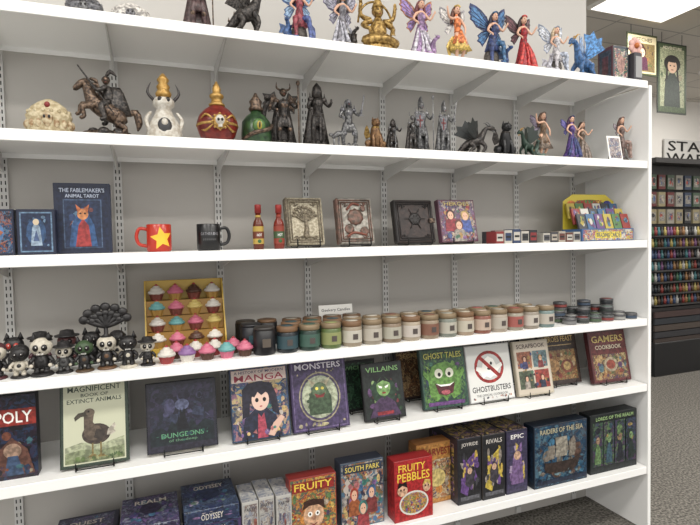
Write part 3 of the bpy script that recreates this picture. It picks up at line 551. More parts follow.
b.box(0,0,.03,.31,.14,.06,c(50,90,140),bev=.002); b.plate([(-.155,.06),(.155,.06),(.155,.2),(.1,.235),(-.1,.235),(-.155,.2)],.004,YL,T((0,.06,0)))
b.art(.31,.235,[('e',.5,.75,.34,.14,c(70,130,60))]+clutter(.03,.55,.97,.9,16,[(200,60,50),(60,110,160),(220,190,70),(90,60,130),(200,196,186)],12,.07)+[('t','GEMS & CARDS',.5,.84,.5,.08,c(180,40,40)),('e',.15,.8,.08,.07,c(210,110,40)),('e',.86,.8,.08,.07,c(60,60,140))],T((0,.057,0)))
PC=[(60,60,66),(150,56,50),(180,160,60),(60,100,140),(190,188,180),(80,120,70),(100,64,120)]
for rr in range(3):
    for i in range(6):
        X=T((-.13+i*.052,-.05+rr*.035,.055+rr*.028))@R(-18,'X'); b.box(0,0,.04,.047,.012,.08,c(*PC[(i*3+rr)%7]),X,bev=.001); b.art(.047,.08,clutter(.05,.05,.95,.95,9,PC,i*5+rr,.3),X,-.0065)
b.art(.31,.06,[('r',.02,.08,.98,.92,busy([(180,160,50),(60,100,150),(170,60,50),(190,186,170)],50,.03)),('r',.25,.25,.75,.75,YL),('t','TRADING CARDS',.5,.5,.45,.35,c(30,50,110))],T((0,-.0705,0)))
b.done('trading_card_display',-.178,-.25,z0,-4)
# ------------------------------------------------------------ candle shelf
z0=ZS[3]
def mini(name,x,y,h,hd,bd,acc,kind='skull',rz=0):
    b=B(); b.M=S(h,h,h)
    b.lathe([(.24,0),(.26,.03),(.22,.07)],acc,16); 
    for s in(-1,1):
        b.tube([(s*.08,0,.32),(s*.1,-.02,.16),(s*.1,-.08,.09)],[.08,.07,.07],bd); b.tube([(s*.14,0,.45),(s*.24,-.05,.34),(s*.2,-.16,.28)],[.055,.05,.045],bd); b.ell((s*.2,-.17,.27),.05,hd,seg=8,rings=6)
    b.lathe([(.15,.22),(.17,.3),(.13,.46),(.07,.52)],bd,14); b.ell((0,-.14,.36),(.06,.03,.07),acc)
    b.ell((0,-.01,.7),(.25,.22,.22),hd,seg=16,rings=10)
    for s in(-1,1): b.ell((s*.09,-.2,.7),(.07,.05,.08),EYE if kind!='black' else c(180,50,40)); b.ell((s*.08,-.245,.72),(.014,.01,.016),WHT,seg=6,rings=5)
    b.ell((0,-.23,.6),(.025,.02,.02),EYE,seg=6,rings=5)
    for i in range(5): b.box(-.06+i*.03,-.2,.55,.012,.03,.035,WHT if kind!='skull' else BLK)
    if kind=='skull': b.ell((0,.06,.78),(.25,.22,.2),acc)
    if kind=='hat': b.lathe([(.32,.84),(.32,.87),(.2,.88),(.17,1.),(.02,1.03)],acc,18)
    if kind in('ears','black'):
        for s in(-1,1): b.lathe([(.09,0),(.01,.2)],bd,7,M=T((s*.16,0,.84)))
    if kind=='tree':
        b.lathe([(.16,.88),(.06,.95),(.05,1.2)],bd,8)
        for i in range(7):
            a=math.radians(12+i*26); q=.42; b.tube([(0,0,1.15),(q*.6*math.cos(a),0,1.2+q*.5*math.sin(a)),(q*math.cos(a)*1.3,0,1.28+q*math.sin(a))],[.06,.08,.05],bd); b.ell((q*math.cos(a)*1.3,0,1.28+q*math.sin(a)),(.13,.08,.12),bd); b.ell((q*math.cos(a)*.8,0,1.28+q*math.sin(a)*.6),(.11,.08,.1),bd)
    return b.done(name,x,y,z0,rz)
BK=mat((20,18,20),.45,0,(42,40,41),80,.3); BN=mat((180,172,154),.5,0,(204,196,180),60,.2); GN=mat((56,80,48),.5)
mini('skeleton_figurine',-2.70,-.33,.115,BN,BK,c(80,40,46),'skull'); mini('skeleton_figurine',-2.635,-.34,.105,BK,BN,BK,'skull'); mini('cow_skull_figurine',-2.575,-.34,.13,BN,BK,BK,'ears'); mini('skeleton_figurine',-2.515,-.33,.1,BN,c(70,70,70),BK,'hat')
mini('goblin_figurine',-2.455,-.34,.11,GN,BK,c(80,60,40),'ears'); mini('tree_spirit_figurine',-2.39,-.33,.12,BN,BK,c(100,70,46),'tree'); mini('cat_figurine',-2.325,-.34,.115,BK,BK,BN,'ears'); mini('reaper_figurine',-2.265,-.34,.095,BN,BK,BK,'hat')
mini('skeleton_figurine',-2.60,-.22,.12,BN,c(80,46,54),BK,'hat'); mini('cat_figurine',-2.675,-.22,.12,BK,BK,BN,'black'); mini('goblin_figurine',-2.52,-.22,.12,c(100,56,56),BK,BK,'hat'); mini('cat_figurine',-2.445,-.22,.12,BK,BK,BK,'ears'); mini('skeleton_figurine',-2.365,-.22,.11,BK,BN,BK,'skull')
FR=[(200,100,126),(206,200,190),(96,160,160),(80,48,34),(200,176,96),(150,50,50),(134,94,150)]
def cupcake(b,X,s,i,wr=None):
    b.lathe([(.6*s,0),(.85*s,.8*s)],wr or c(*FR[(i*2+3)%7]),20,X,flute=.05,smooth=False)
    b.lathe([(.85*s,.78*s),(1.*s,.95*s),(.92*s,1.15*s),(.72*s,1.22*s),(.74*s,1.36*s),(.6*s,1.5*s),(.42*s,1.55*s),(.4*s,1.68*s),(.1*s,1.85*s)],c(*FR[i%7]),16,X,flute=.03)
    b.ell((0,0,1.8*s),.2*s,c(160,40,46),X,seg=8,rings=6)
b=B(); YD=c(196,160,56)
b.box(0,.05,.135,.28,.008,.27,YD,bev=.002); b.box(0,-.0,.015,.28,.11,.03,YD,bev=.002)
for s in(-1,1): b.plate([(-.055,0),(.055,0),(.055,.27),(.03,.27),(-.055,.06)],.005,YD,T((s*.1395,0,0))@R(90,'Z'))
for rr in range(4):
    zz=.03+rr*.056; yy=-.03+rr*.018; 
    if rr: b.box(0,yy,zz-.028,.272,.05,.054,c(150,110,44))
    for i in range(4): cupcake(b,T((-.1+i*.067,yy,zz-.0005)),.0305,[1,0,3,1,2,0,4][(i+rr*2+(rr%2))%7],c(120,60,50) if (i+rr)%2 else c(170,130,60))
b.done('cupcake_display_rack',-2.13,-.175,z0)
for i,x in enumerate([-2.205,-2.138,-2.071,-2.004,-1.94]):
    b=B(); cupcake(b,I4,.031,[1,6,0,2,0][i]); b.done('cupcake',x,-.342,z0)
for i,x in enumerate([-2.17,-2.104,-2.037,-1.97]):
    b=B(); cupcake(b,I4,.031,[0,1,1,0][i]); b.done('cupcake',x,-.272,z0)
def jar(x,y,wax,labc,lid,h=.085,r=.039):
    b=B(); b.lathe([(r*.92,0),(r,.005),(r,h*.74),(r*.9,h*.8)],wax,26); b.lathe([(r*.95,h*.79),(r*.99,h*.82),(r*.99,h*.97),(r*.93,h)],lid,26); b.lathe([(r+.0006,h*.16),(r+.0006,h*.64)],labc,26,cap=False)
    b.box(0,-r-.0006,h*.4,.02,.002,h*.22,c(80,70,66)); b.lathe([(r*.6,h),(r*.6,h+.0012)],labc,16)
    return b.done('candle_jar',x,y,z0)
TAN=mat((120,88,60),.5); GLID=mat((136,116,88),.45,.2); DK=c(24,24,28)
def tumbler(x,y,m1,m2,m3):
    b=B(); b.lathe([(.036,0),(.04,.004),(.04,.088),(.037,.09)],m1,28); b.lathe([(.038,.088),(.038,.098),(.034,.1)],m2,28); b.box(0,-.0405,.045,.03,.002,.03,m3); b.done('candle_tumbler',x,y,z0)
tumbler(-1.868,-.34,DK,c(50,46,44),c(90,80,70)); tumbler(-1.90,-.245,c(24,26,34),DK,c(60,90,100)); tumbler(-1.905,-.155,DK,c(60,50,40),c(90,80,70)); tumbler(-1.82,-.16,DK,TAN,c(90,80,70))
WX=[((30,38,44),(50,76,84)),((36,58,50),(62,94,82)),((90,108,60),(140,146,90)),((150,136,116),(190,184,170)),((150,140,124),(180,172,158)),((130,112,92),(170,166,150)),((164,150,130),(190,180,170)),((144,126,104),(126,84,66)),((120,126,116),(176,172,158)),((160,140,118),(186,178,160)),((136,84,70),(186,164,146)),((164,152,136),(176,168,154)),((150,142,126),(160,84,76)),((144,134,120),(190,182,170)),((110,130,128),(180,172,160))]
for i in range(15):
    x=-1.782+i*.0856; w_,l_=WX[i]; jar(x,-.337,mat(w_,.25),mat(l_,.5),GLID if i%3 else TAN,.096,.0395)
for i in range(14):
    x=-1.745+i*.0856; w_,l_=WX[(i*4+2)%15] if i>2 else WX[i%2]; jar(x,-.25,mat(w_,.25),mat(l_,.5),TAN if i<3 else GLID,.096,.0395)
for i in range(4):
    jar(-1.72+i*.087,-.165,mat(WX[i][0],.25),c(170,164,150),TAN,.096,.0395)
TC=[(120,120,120),(54,60,58),(76,96,70),(130,54,50),(150,150,146),(54,70,90),(100,120,112),(40,44,48)]
for rr,yy in enumerate([-.34,-.27,-.2]):
    for i in range(6):
        for k in range(1+((i+rr)%2 if rr else 0)+(1 if rr==2 else 0)):
            b=B(); q=.031; b.lathe([(q,0),(q,.022)],mat((120,120,120),.35,.6),24); b.lathe([(q+.001,.017),(q+.0014,.026),(q*.96,.0275)],mat((96,96,98),.4,.5),24); b.lathe([(q*.85,.0275),(q*.85,.0283)],c(*TC[(i*3+rr+k)%8]),20); b.lathe([(q+.0005,.004),(q+.0005,.016)],c(*TC[(i+rr*2+k*3)%8]),24,cap=False)
            b.done('candle_tin',-.445+i*.076,yy,z0+k*.0285)
b=B(); b.box(0,0,.065,.155,.003,.13,WHT,R(-10,'X'),bev=.001); b.box(0,.03,.02,.14,.06,.003,WHT); b.art(.155,.13,[('t','Geekery Candles',.5,.82,.85,.12,c(60,60,60)),('r',.12,.64,.88,.66,c(140,140,140)),('r',.12,.56,.88,.58,c(140,140,140)),('r',.2,.48,.8,.5,c(150,150,150))],R(-10,'X')@T((0,-.0018,0))); b.done('sign_card',-1.5,-.1,z0)
# ------------------------------------------------------------ book shelf
z0=ZS[4]
DKC=[(30,50,80),(60,44,64),(110,60,44),(50,90,100),(30,30,40),(120,110,90)]
gamebox('board_game_box',-2.735,-.33,z0,.27,.265,.05,[('r',0,.0,1,1,busy([(20,24,40),(30,50,80),(50,30,50),(20,20,26)],30,.05))]+clutter(.02,.02,.98,.6,40,DKC,21)+[('r',.0,.64,1,.84,c(140,40,32)),('t','GEEK-OPOLY',.5,.74,.92,.14,WHT),('p',[(.5,.05),(.55,.3),(.75,.5),(.9,.35),(.97,.05)],c(90,56,46)),('e',.75,.34,.09,.09,c(150,120,100)),('p',[(.66,.05),(.7,.28),(.8,.28),(.86,.05)],c(50,70,100))]+clutter(.4,.02,.98,.2,14,DKC,22,.06),c(24,26,40),c(26,26,36))
SG=c(190,192,164); DG=c(46,60,48)
book('animal_book',-2.435,-.345,z0,.205,.275,.018,[('r',.03,.02,.97,.98,DG),('r',.05,.035,.95,.965,SG),('t','MAGNIFICENT',.5,.9,.78,.065,DG),('t','BOOK OF',.5,.825,.4,.04,DG),('t','EXTINCT ANIMALS',.5,.76,.8,.05,DG),
 ('p',[(.07,.24),(.3,.28),(.6,.24),(.93,.3),(.93,.05),(.07,.05)],c(156,162,130)),('r',.07,.05,.93,.16,c(110,120,84)),('p',[(.07,.17),(.3,.2),(.6,.17),(.93,.2),(.93,.1),(.07,.1)],c(124,134,98)),('e',.52,.36,.21,.12,c(64,52,44)),('e',.47,.38,.13,.09,c(88,74,60)),('p',[(.34,.38),(.34,.5),(.34,.6),(.42,.66),(.49,.6),(.47,.5),(.56,.42)],c(84,70,58)),('e',.42,.615,.08,.05,c(96,82,68)),('p',[(.36,.63),(.26,.62),(.2,.575),(.215,.53),(.25,.55),(.3,.575),(.39,.58)],c(60,54,42)),('e',.41,.63,.015,.012,EYE),('p',[(.69,.4),(.79,.47),(.81,.42),(.77,.39),(.81,.36),(.74,.33),(.67,.33)],c(176,168,152)),('r',.45,.11,.475,.26,c(120,102,56)),('r',.57,.1,.595,.26,c(120,102,56)),('p',[(.38,.1),(.45,.135),(.5,.13),(.53,.1)],c(120,102,56)),('p',[(.5,.09),(.57,.125),(.62,.12),(.66,.09)],c(120,102,56)),('p',[(.52,.42),(.66,.38),(.6,.28),(.48,.32)],c(50,42,36))]+clutter(.07,.04,.93,.14,18,[(90,110,60),(70,90,54),(150,150,100)],23,.05),DG)
book('puzzle_box',-2.16,-.34,z0,.235,.235,.04,[('r',.02,.02,.98,.98,c(38,36,50)),('r',.05,.1,.95,.95,busy([(28,26,40),(40,46,66),(50,42,70),(24,30,40)],26,.06))]+clutter(.06,.3,.94,.93,26,[(44,50,74),(34,32,50),(60,60,90),(30,30,44)],24,.12)+[('p',[(.05,.1),(.05,.3),(.2,.36),(.28,.3),(.35,.44),(.4,.38),(.5,.56),(.58,.36),(.64,.44),(.7,.32),(.82,.42),(.95,.36),(.95,.1)],c(22,32,38)),('e',.5,.66,.1,.08,c(80,86,116)),('p',[(.42,.3),(.44,.52),(.46,.46),(.47,.62),(.5,.52),(.53,.64),(.55,.46),(.6,.3)],c(16,18,26)),('t','DUNGEONS',.5,.23,.6,.07,c(90,150,110)),('t','of the deep',.5,.15,.4,.05,c(90,130,100))]+clutter(.06,.1,.94,.32,14,[(40,90,80),(30,60,70),(60,110,90)],25,.05),c(30,30,40),0,10)
MG=[(60,100,140),(170,100,100),(190,160,100),(40,50,80),(110,80,130),(180,170,160),(60,120,110)]
book('manga_book',-1.885,-.345,z0,.215,.26,.018,[('r',.02,.02,.98,.98,busy([(50,90,120),(60,60,100),(150,100,110),(180,160,110),(40,50,80)],30,.05))]+clutter(.03,.03,.97,.8,50,MG,26)+[('r',.03,.8,.97,.97,c(200,180,170)),('t','A HISTORY OF MODERN',.5,.935,.85,.04,c(50,50,90)),('t','MANGA',.5,.855,.85,.09,c(150,40,60)),
 ('p',[(.15,.02),(.22,.3),(.4,.42),(.6,.42),(.76,.3),(.85,.02)],c(30,34,56)),('p',[(.2,.7),(.3,.78),(.5,.8),(.7,.76),(.78,.6),(.82,.3),(.7,.36),(.68,.5),(.32,.5),(.3,.34),(.18,.3)],c(30,28,44)),('e',.5,.54,.15,.15,c(220,184,166)),('p',[(.34,.6),(.34,.7),(.5,.75),(.66,.7),(.67,.58),(.6,.64),(.52,.6),(.46,.65),(.4,.58)],c(30,28,44)),('e',.44,.54,.03,.03,EYE),('e',.57,.54,.03,.03,EYE),('e',.505,.45,.025,.01,c(170,70,70)),('p',[(.42,.02),(.45,.36),(.5,.3),(.55,.36),(.6,.02)],c(170,60,80)),('p',[(.6,.05),(.7,.2),(.84,.3),(.9,.26),(.8,.14),(.7,.02)],c(210,170,150))]+clutter(.03,.03,.97,.18,16,MG,27,.06),c(40,60,90))
PP=c(64,50,88); MN=[(60,84,56),(90,110,80),(150,140,110),(120,70,60),(80,96,110)]
book('monster_book',-1.655,-.345,z0,.225,.285,.02,[('r',.03,.02,.97,.98,c(100,84,126)),('r',.045,.035,.955,.965,PP),('t','THE MAGNIFICENT BOOK OF',.5,.92,.75,.035,c(190,180,200)),('t','MONSTERS',.5,.84,.82,.08,c(216,210,220)),('e',.5,.43,.37,.33,c(150,140,110)),('e',.5,.43,.35,.31,c(70,60,90)),('e',.5,.43,.32,.28,c(160,168,140))]+clutter(.24,.2,.76,.66,24,MN,28,.06)+[('p',[(.3,.2),(.3,.42),(.38,.56),(.5,.62),(.62,.56),(.7,.42),(.7,.2)],c(60,80,56)),('e',.5,.52,.13,.1,c(84,104,74)),('e',.45,.54,.028,.02,c(220,200,80)),('e',.55,.54,.028,.02,c(220,200,80)),('p',[(.4,.48),(.5,.45),(.6,.48),(.56,.42),(.44,.42)],c(120,40,40)),('p',[(.37,.57),(.3,.68),(.43,.62)],c(180,170,140)),('p',[(.63,.57),(.7,.68),(.57,.62)],c(180,170,140)),('e',.5,.07,.12,.025,c(170,160,120))]+clutter(.05,.04,.95,.12,14,[(100,84,126),(150,140,110)],29,.04)+clutter(.05,.72,.95,.8,10,[(100,84,126),(150,140,110)],30,.03),PP)
book('cookbook',-1.44,-.2,z0,.17,.21,.02,[('r',.05,.05,.95,.95,busy([(20,30,26),(30,60,40),(16,18,20),(60,100,70)],50,.03)),('t','WICKED',.5,.85,.7,.08,c(110,160,100))],BLK)
VC=[(40,70,44),(30,40,36),(90,60,100),(120,150,90),(110,40,44)]
book('villain_book',-1.385,-.34,z0,.18,.225,.018,[('r',.03,.03,.97,.97,c(26,32,30))]+clutter(.05,.05,.95,.8,34,VC,31)+[('t','VILLAINS',.5,.88,.8,.09,c(130,180,110)),('e',.5,.5,.3,.24,c(36,60,42)),('e',.5,.56,.17,.16,c(110,150,84)),('p',[(.34,.64),(.2,.84),(.44,.74)],BLK),('p',[(.66,.64),(.8,.84),(.56,.74)],BLK),('p',[(.32,.62),(.5,.76),(.68,.62),(.5,.68)],BLK),('p',[(.37,.6),(.47,.57),(.46,.54),(.4,.55)],WHT),('p',[(.63,.6),(.53,.57),(.54,.54),(.6,.55)],WHT),('e',.5,.46,.05,.015,c(150,40,40)),('p',[(.12,.05),(.26,.3),(.45,.4),(.5,.34),(.55,.4),(.74,.3),(.88,.05)],c(66,44,76)),('r',.3,.08,.7,.14,c(140,36,44))],BLK)
book('art_book',-1.145,-.15,z0,.18,.225,.018,[('r',.05,.05,.95,.95,busy([(60,40,34),(120,80,50),(30,26,26),(160,130,90)],50,.03)),('t','SECRETS',.5,.85,.7,.08,c(190,160,100))],c(50,36,34))
GC=[(50,90,60),(90,130,60),(40,50,70),(120,150,70),(90,60,110),(60,110,90)]
book('slime_monster_book',-1.09,-.32,z0,.215,.25,.02,[('r',.02,.02,.98,.98,c(46,80,66)),('r',.04,.04,.96,.96,busy([(30,56,50),(46,84,56),(30,36,50),(80,120,60)],36,.05))]+clutter(.04,.04,.96,.82,50,GC,33)+[('p',[(.16,.2),(.14,.5),(.24,.7),(.4,.76),(.6,.76),(.78,.68),(.86,.48),(.82,.2),(.66,.14),(.6,.22),(.5,.12),(.42,.2),(.3,.12)],c(90,136,58)),('p',[(.28,.42),(.4,.36),(.6,.36),(.72,.42),(.66,.24),(.5,.2),(.34,.24)],c(80,30,36)),('p',[(.3,.415),(.4,.36),(.6,.36),(.7,.415),(.6,.39),(.4,.39)],WHT),('e',.5,.26,.1,.04,c(170,80,90)),('e',.38,.58,.09,.08,c(210,210,190)),('e',.62,.58,.09,.08,c(210,210,190)),('e',.39,.56,.035,.035,EYE),('e',.61,.56,.035,.035,EYE),('p',[(.2,.4),(.04,.58),(.06,.66),(.12,.6),(.15,.66),(.26,.5)],c(90,136,58)),('p',[(.8,.4),(.96,.58),(.94,.66),(.88,.6),(.85,.66),(.74,.5)],c(90,136,58)),('t','GHOST TALES',.5,.88,.84,.1,c(200,196,90)),('r',.1,.05,.9,.11,c(96,56,116))],c(36,60,54),-3)
book('ghost_book',-.855,-.32,z0,.235,.245,.02,[('r',.02,.02,.98,.98,c(214,214,210)),('e',.5,.6,.33,.29,c(160,36,34)),('e',.5,.6,.27,.235,c(196,196,194)),('p',[(.3,.5),(.2,.56),(.22,.62),(.34,.6),(.38,.72),(.5,.79),(.61,.73),(.66,.62),(.78,.66),(.8,.6),(.68,.52),(.66,.42),(.58,.44),(.5,.4),(.42,.44),(.34,.4)],WHT),('e',.45,.66,.025,.03,EYE),('e',.55,.66,.025,.03,EYE),('e',.5,.57,.05,.025,EYE),('p',[(.26,.78),(.31,.83),(.76,.42),(.71,.37)],c(160,36,34)),('t','GHOSTBUSTERS',.5,.22,.86,.1,c(30,30,36)),('t','THE OFFICIAL COOKBOOK',.5,.11,.7,.04,c(90,90,90))]+clutter(.04,.03,.96,.1,16,[(150,150,150),(180,120,100),(90,90,100)],35,.03),c(190,190,190))
book('dark_art_book',-.62,-.13,z0,.19,.235,.02,[('r',.05,.05,.95,.95,busy([(24,24,28),(60,50,60),(30,34,44)],40,.04)),('t','DARK',.5,.85,.5,.09,c(170,160,150))],BLK)
book('photo_book',-.625,-.33,z0,.195,.245,.02,[('r',.03,.03,.97,.97,c(196,184,166)),('t','SCRAPBOOK',.5,.9,.8,.08,c(70,50,50)),('r',.08,.5,.48,.8,c(150,90,66)),('r',.52,.5,.92,.8,c(96,120,126)),('r',.08,.12,.48,.45,c(80,90,70)),('r',.52,.12,.92,.45,c(150,60,50))]+clutter(.06,.1,.94,.82,34,RM,36,.06)+person(.28,.66,.16,SKIN,c(70,40,30),c(60,60,100))+person(.72,.66,.16,SKIN,c(160,130,76),c(130,56,56))+person(.28,.3,.16,SKIN,c(40,30,30),c(150,140,130))+person(.72,.3,.16,SKIN,c(100,56,40),c(40,50,70)),c(180,170,150),-2)
FD=busy([(110,60,34),(140,96,50),(60,40,30),(160,130,80),(80,90,50)],60,.03); FC=[(140,96,56),(90,50,34),(160,130,84),(80,90,50),(120,50,40),(170,150,116)]
book('fantasy_cookbook',-.395,-.25,z0,.225,.265,.025,[('r',.03,.03,.97,.97,c(54,40,34)),('r',.08,.08,.92,.62,FD)]+clutter(.08,.08,.92,.62,40,FC,37)+[('e',.3,.35,.16,.12,c(160,120,74)),('e',.66,.32,.16,.12,c(120,60,46)),('e',.66,.32,.1,.08,c(170,140,84)),('t','HEROES FEAST',.5,.82,.8,.1,c(190,160,96)),('r',.15,.7,.85,.715,c(180,150,96))],c(50,36,32),-2)
book('gamer_cookbook',-.15,-.32,z0,.23,.25,.025,[('r',.03,.03,.97,.97,c(96,38,38)),('r',.06,.06,.94,.54,busy([(60,76,50),(150,96,50),(80,44,80),(60,40,36),(170,150,100)],50,.03))]+clutter(.06,.06,.94,.56,40,FC+[(80,50,90),(70,100,110)],38)+[('t','GAMERS',.5,.84,.84,.13,c(200,176,100)),('t','COOKBOOK',.5,.68,.7,.08,c(206,196,170)),('e',.5,.34,.18,.14,c(150,136,110)),('e',.5,.34,.12,.09,c(130,56,40))],c(80,36,40),-3)
# ------------------------------------------------------------ bottom shelf
z0=ZS[5]
def pile(name,x,y,w,d,hs,cols,rz=0,seed=1,title='QUEST'):
    b=B(); z=0
    for i,h in enumerate(hs):
        m=cols[i%len(cols)]; o=((i*37)%5-2)*.002; b.box(o,d/2+o,z+h/2,w,d,h-.001,m,bev=.0015)
        b.art(w,h,[('r',.06,.12,.94,.88,cols[(i+1)%len(cols)])]+clutter(.05,.1,.95,.9,10,[(80,90,140),(120,90,130),(60,110,120),(150,140,140)],seed+i,.1)+[('t',title,.5,.5,.4,.4,c(200,196,186))],T((o,o,z)),-.0003); z+=h
    b.art(w*.94,d*.94,[('r',.03,.03,.97,.97,cols[-1])]+clutter(.05,.05,.95,.95,50,[(70,60,110),(60,100,130),(110,80,130),(40,44,66),(140,136,150),(90,110,100)],seed+9)+[('e',.5,.5,.2,.2,cols[0]),('t',title,.5,.75,.6,.14,c(200,190,176))],T((0,d*.04,z))@R(-90,'X'),-.0002)
    return b.done(name,x,y,z0,rz)
PBL=busy([(46,40,70),(56,70,100),(100,76,126),(30,30,50),(120,126,140)],40,.05)
pile('board_game_stack',-2.49,-.36,.2,.26,[.05,.05,.045],[c(56,80,80),c(76,56,80),c(40,40,60),PBL],seed=40)
pile('board_game_stack',-2.275,-.36,.19,.22,[.04,.05,.045,.06],[c(46,40,66),c(64,48,90),c(40,56,80),PBL],seed=50,title='REALM')
pile('board_game_stack',-2.07,-.35,.19,.22,[.05,.05,.05,.055],[c(40,50,80),c(30,34,50),c(80,64,110),busy([(40,50,90),(80,100,126),(30,30,44)],40,.05)],seed=60,title='ODYSSEY')
for i in range(3): gamebox('card_game_box',-1.94+i*.062,-.36+.012*(i%2),z0,.058,.205,.15,[('r',.08,.05,.92,.95,busy([(160,158,152),(130,136,150),(110,90,84),(176,172,166)],50,.03,seed=i))]+clutter(.05,.22,.95,.78,14,[(90,90,110),(150,140,130),(140,80,70)],70+i,.14)+[('t','PARTY',.5,.86,.7,.06,c(60,60,70)),('r',.1,.08,.9,.18,c(84,100,130))],c(180,178,172),c(170,168,164),top=busy([(150,150,156),(186,184,178),(120,126,140)],40,.03))
OC=[(200,130,56),(160,50,44),(200,170,84),(76,66,96),(86,116,70),(176,160,140)]
gamebox('board_game_box',-1.70,-.35,z0,.185,.25,.06,[('r',.02,.02,.98,.98,busy([(190,126,56),(150,50,44),(200,170,80),(76,66,90),(86,110,70)],40,.05))]+clutter(.02,.02,.98,.78,44,OC,71)+[('r',.05,.79,.95,.94,c(140,36,32)),('t','FRUITY',.5,.865,.8,.11,c(230,200,66)),('e',.5,.4,.22,.2,c(200,156,120)),('p',[(.26,.5),(.3,.64),(.5,.66),(.72,.62),(.74,.48),(.6,.56),(.4,.56)],c(60,36,28)),('e',.42,.43,.05,.04,WHT),('e',.58,.43,.05,.04,WHT),('e',.42,.43,.02,.02,EYE),('e',.58,.43,.02,.02,EYE),('e',.5,.36,.05,.035,c(180,130,100)),('p',[(.4,.3),(.5,.27),(.6,.3),(.5,.24)],c(120,40,40)),('r',.1,.04,.9,.13,c(140,30,30))],c(160,56,40),c(130,38,34))
gamebox('board_game_box',-1.49,-.33,z0,.185,.265,.07,[('r',.02,.02,.98,.98,busy([(70,106,130),(170,96,56),(60,90,64),(180,170,160),(50,50,70)],30,.05))]+clutter(.02,.02,.98,.82,44,MG,72)+[('r',.05,.84,.95,.96,c(40,50,70)),('t','SOUTH PARK',.5,.9,.8,.08,c(220,196,84))]+person(.3,.5,.28,SKIN,c(160,56,40),c(150,80,44))+person(.7,.5,.28,SKIN,c(56,96,140),c(120,50,50))+person(.5,.28,.3,SKIN,c(56,120,116),c(140,44,50)),c(56,80,100),c(56,64,80))
gamebox('cereal_game_box',-1.28,-.365,z0,.175,.25,.07,[('r',.02,.02,.98,.98,c(170,30,34)),('t','FRUITY',.46,.87,.7,.12,c(230,196,56)),('t','PEBBLES',.5,.72,.84,.14,c(230,196,56)),('e',.5,.28,.38,.2,c(206,204,196)),('e',.5,.28,.34,.17,busy([(200,136,56),(160,56,56),(86,130,70),(200,176,84),(100,74,136)],160,.005))]+clutter(.24,.16,.76,.42,40,OC+[(110,80,140)],73,.04)+[('e',.2,.52,.13,.1,c(200,156,124)),('p',[(.07,.55),(.12,.66),(.2,.63),(.3,.66),(.33,.55),(.2,.6)],EYE),('e',.16,.53,.02,.018,EYE),('e',.24,.53,.02,.018,EYE),('e',.83,.52,.1,.09,c(200,156,124)),('p',[(.72,.54),(.78,.64),(.92,.62),(.94,.52),(.84,.58)],c(200,170,80)),('e',.8,.53,.018,.016,EYE),('e',.87,.53,.018,.016,EYE)],c(170,32,36),c(150,28,32))
gamebox('board_game_box',-1.125,-.285,z0,.2,.265,.07,[('r',.03,.03,.97,.97,c(190,130,60)),('r',.08,.08,.92,.72,busy([(190,160,100),(160,100,60),(200,184,150),(110,84,66)],40,.04))]+clutter(.08,.08,.92,.72,36,OC,74)+[('t','HARVEST',.5,.85,.7,.12,c(140,40,34)),('e',.5,.42,.2,.15,c(204,184,110))],c(180,124,60),c(160,104,50))
SP=busy([(30,30,34),(40,36,44),(100,66,126),(190,166,66),(24,24,26)],26,.08)
YP=[(190,160,66),(96,66,126),(60,60,66),(30,30,34),(140,130,120)]
def splash(k): return [('r',.03,.03,.97,.97,c(30,30,34)),('p',[(.1,.2),(.25,.5),(.2,.75),(.35,.64),(.5,.7),(.8,.8),(.72,.5),(.9,.3),(.55,.36),(.4,.12)],c(96,64,126) if k else c(190,166,60)),('p',[(.3,.3),(.4,.5),(.36,.64),(.56,.54),(.7,.62),(.62,.46),(.7,.36),(.5,.4)],c(190,166,60) if k else c(96,64,126))]+clutter(.05,.16,.95,.84,30,YP,75+k,.12)+[('p',[(.3,.3),(.36,.5),(.5,.6),(.66,.5),(.7,.32),(.5,.24)],c(60,56,64)),('e',.5,.5,.1,.05,c(200,160,130)),('t','JOYRIDE' if k else 'RIVALS',.5,.9,.7,.07,c(200,194,186)),('r',.1,.06,.9,.12,c(84,84,90))]
gamebox('board_game_box',-1.0,-.345,z0,.118,.285,.24,splash(1),c(34,34,40),c(40,38,50),top=SP)
gamebox('board_game_box',-.878,-.35,z0,.118,.285,.24,splash(0),c(34,34,40),c(60,54,50),top=SP)
gamebox('board_game_box',-.755,-.35,z0,.115,.285,.24,[('r',.03,.03,.97,.97,c(56,50,80))]+clutter(.04,.1,.96,.84,34,[(120,90,140),(190,166,66),(60,60,90),(150,130,160)],78,.14)+[('p',[(.2,.15),(.3,.6),(.5,.7),(.7,.6),(.8,.15)],c(110,84,130)),('e',.5,.6,.16,.07,c(200,160,130)),('t','EPIC',.5,.9,.6,.07,WHT)],c(40,38,60),c(44,40,60),top=SP)
SE=busy([(24,50,76),(30,76,106),(20,30,50),(70,110,130),(60,60,70)],24,.08); SC=[(30,70,100),(50,100,130),(24,36,56),(110,100,90),(100,130,140),(84,60,50)]
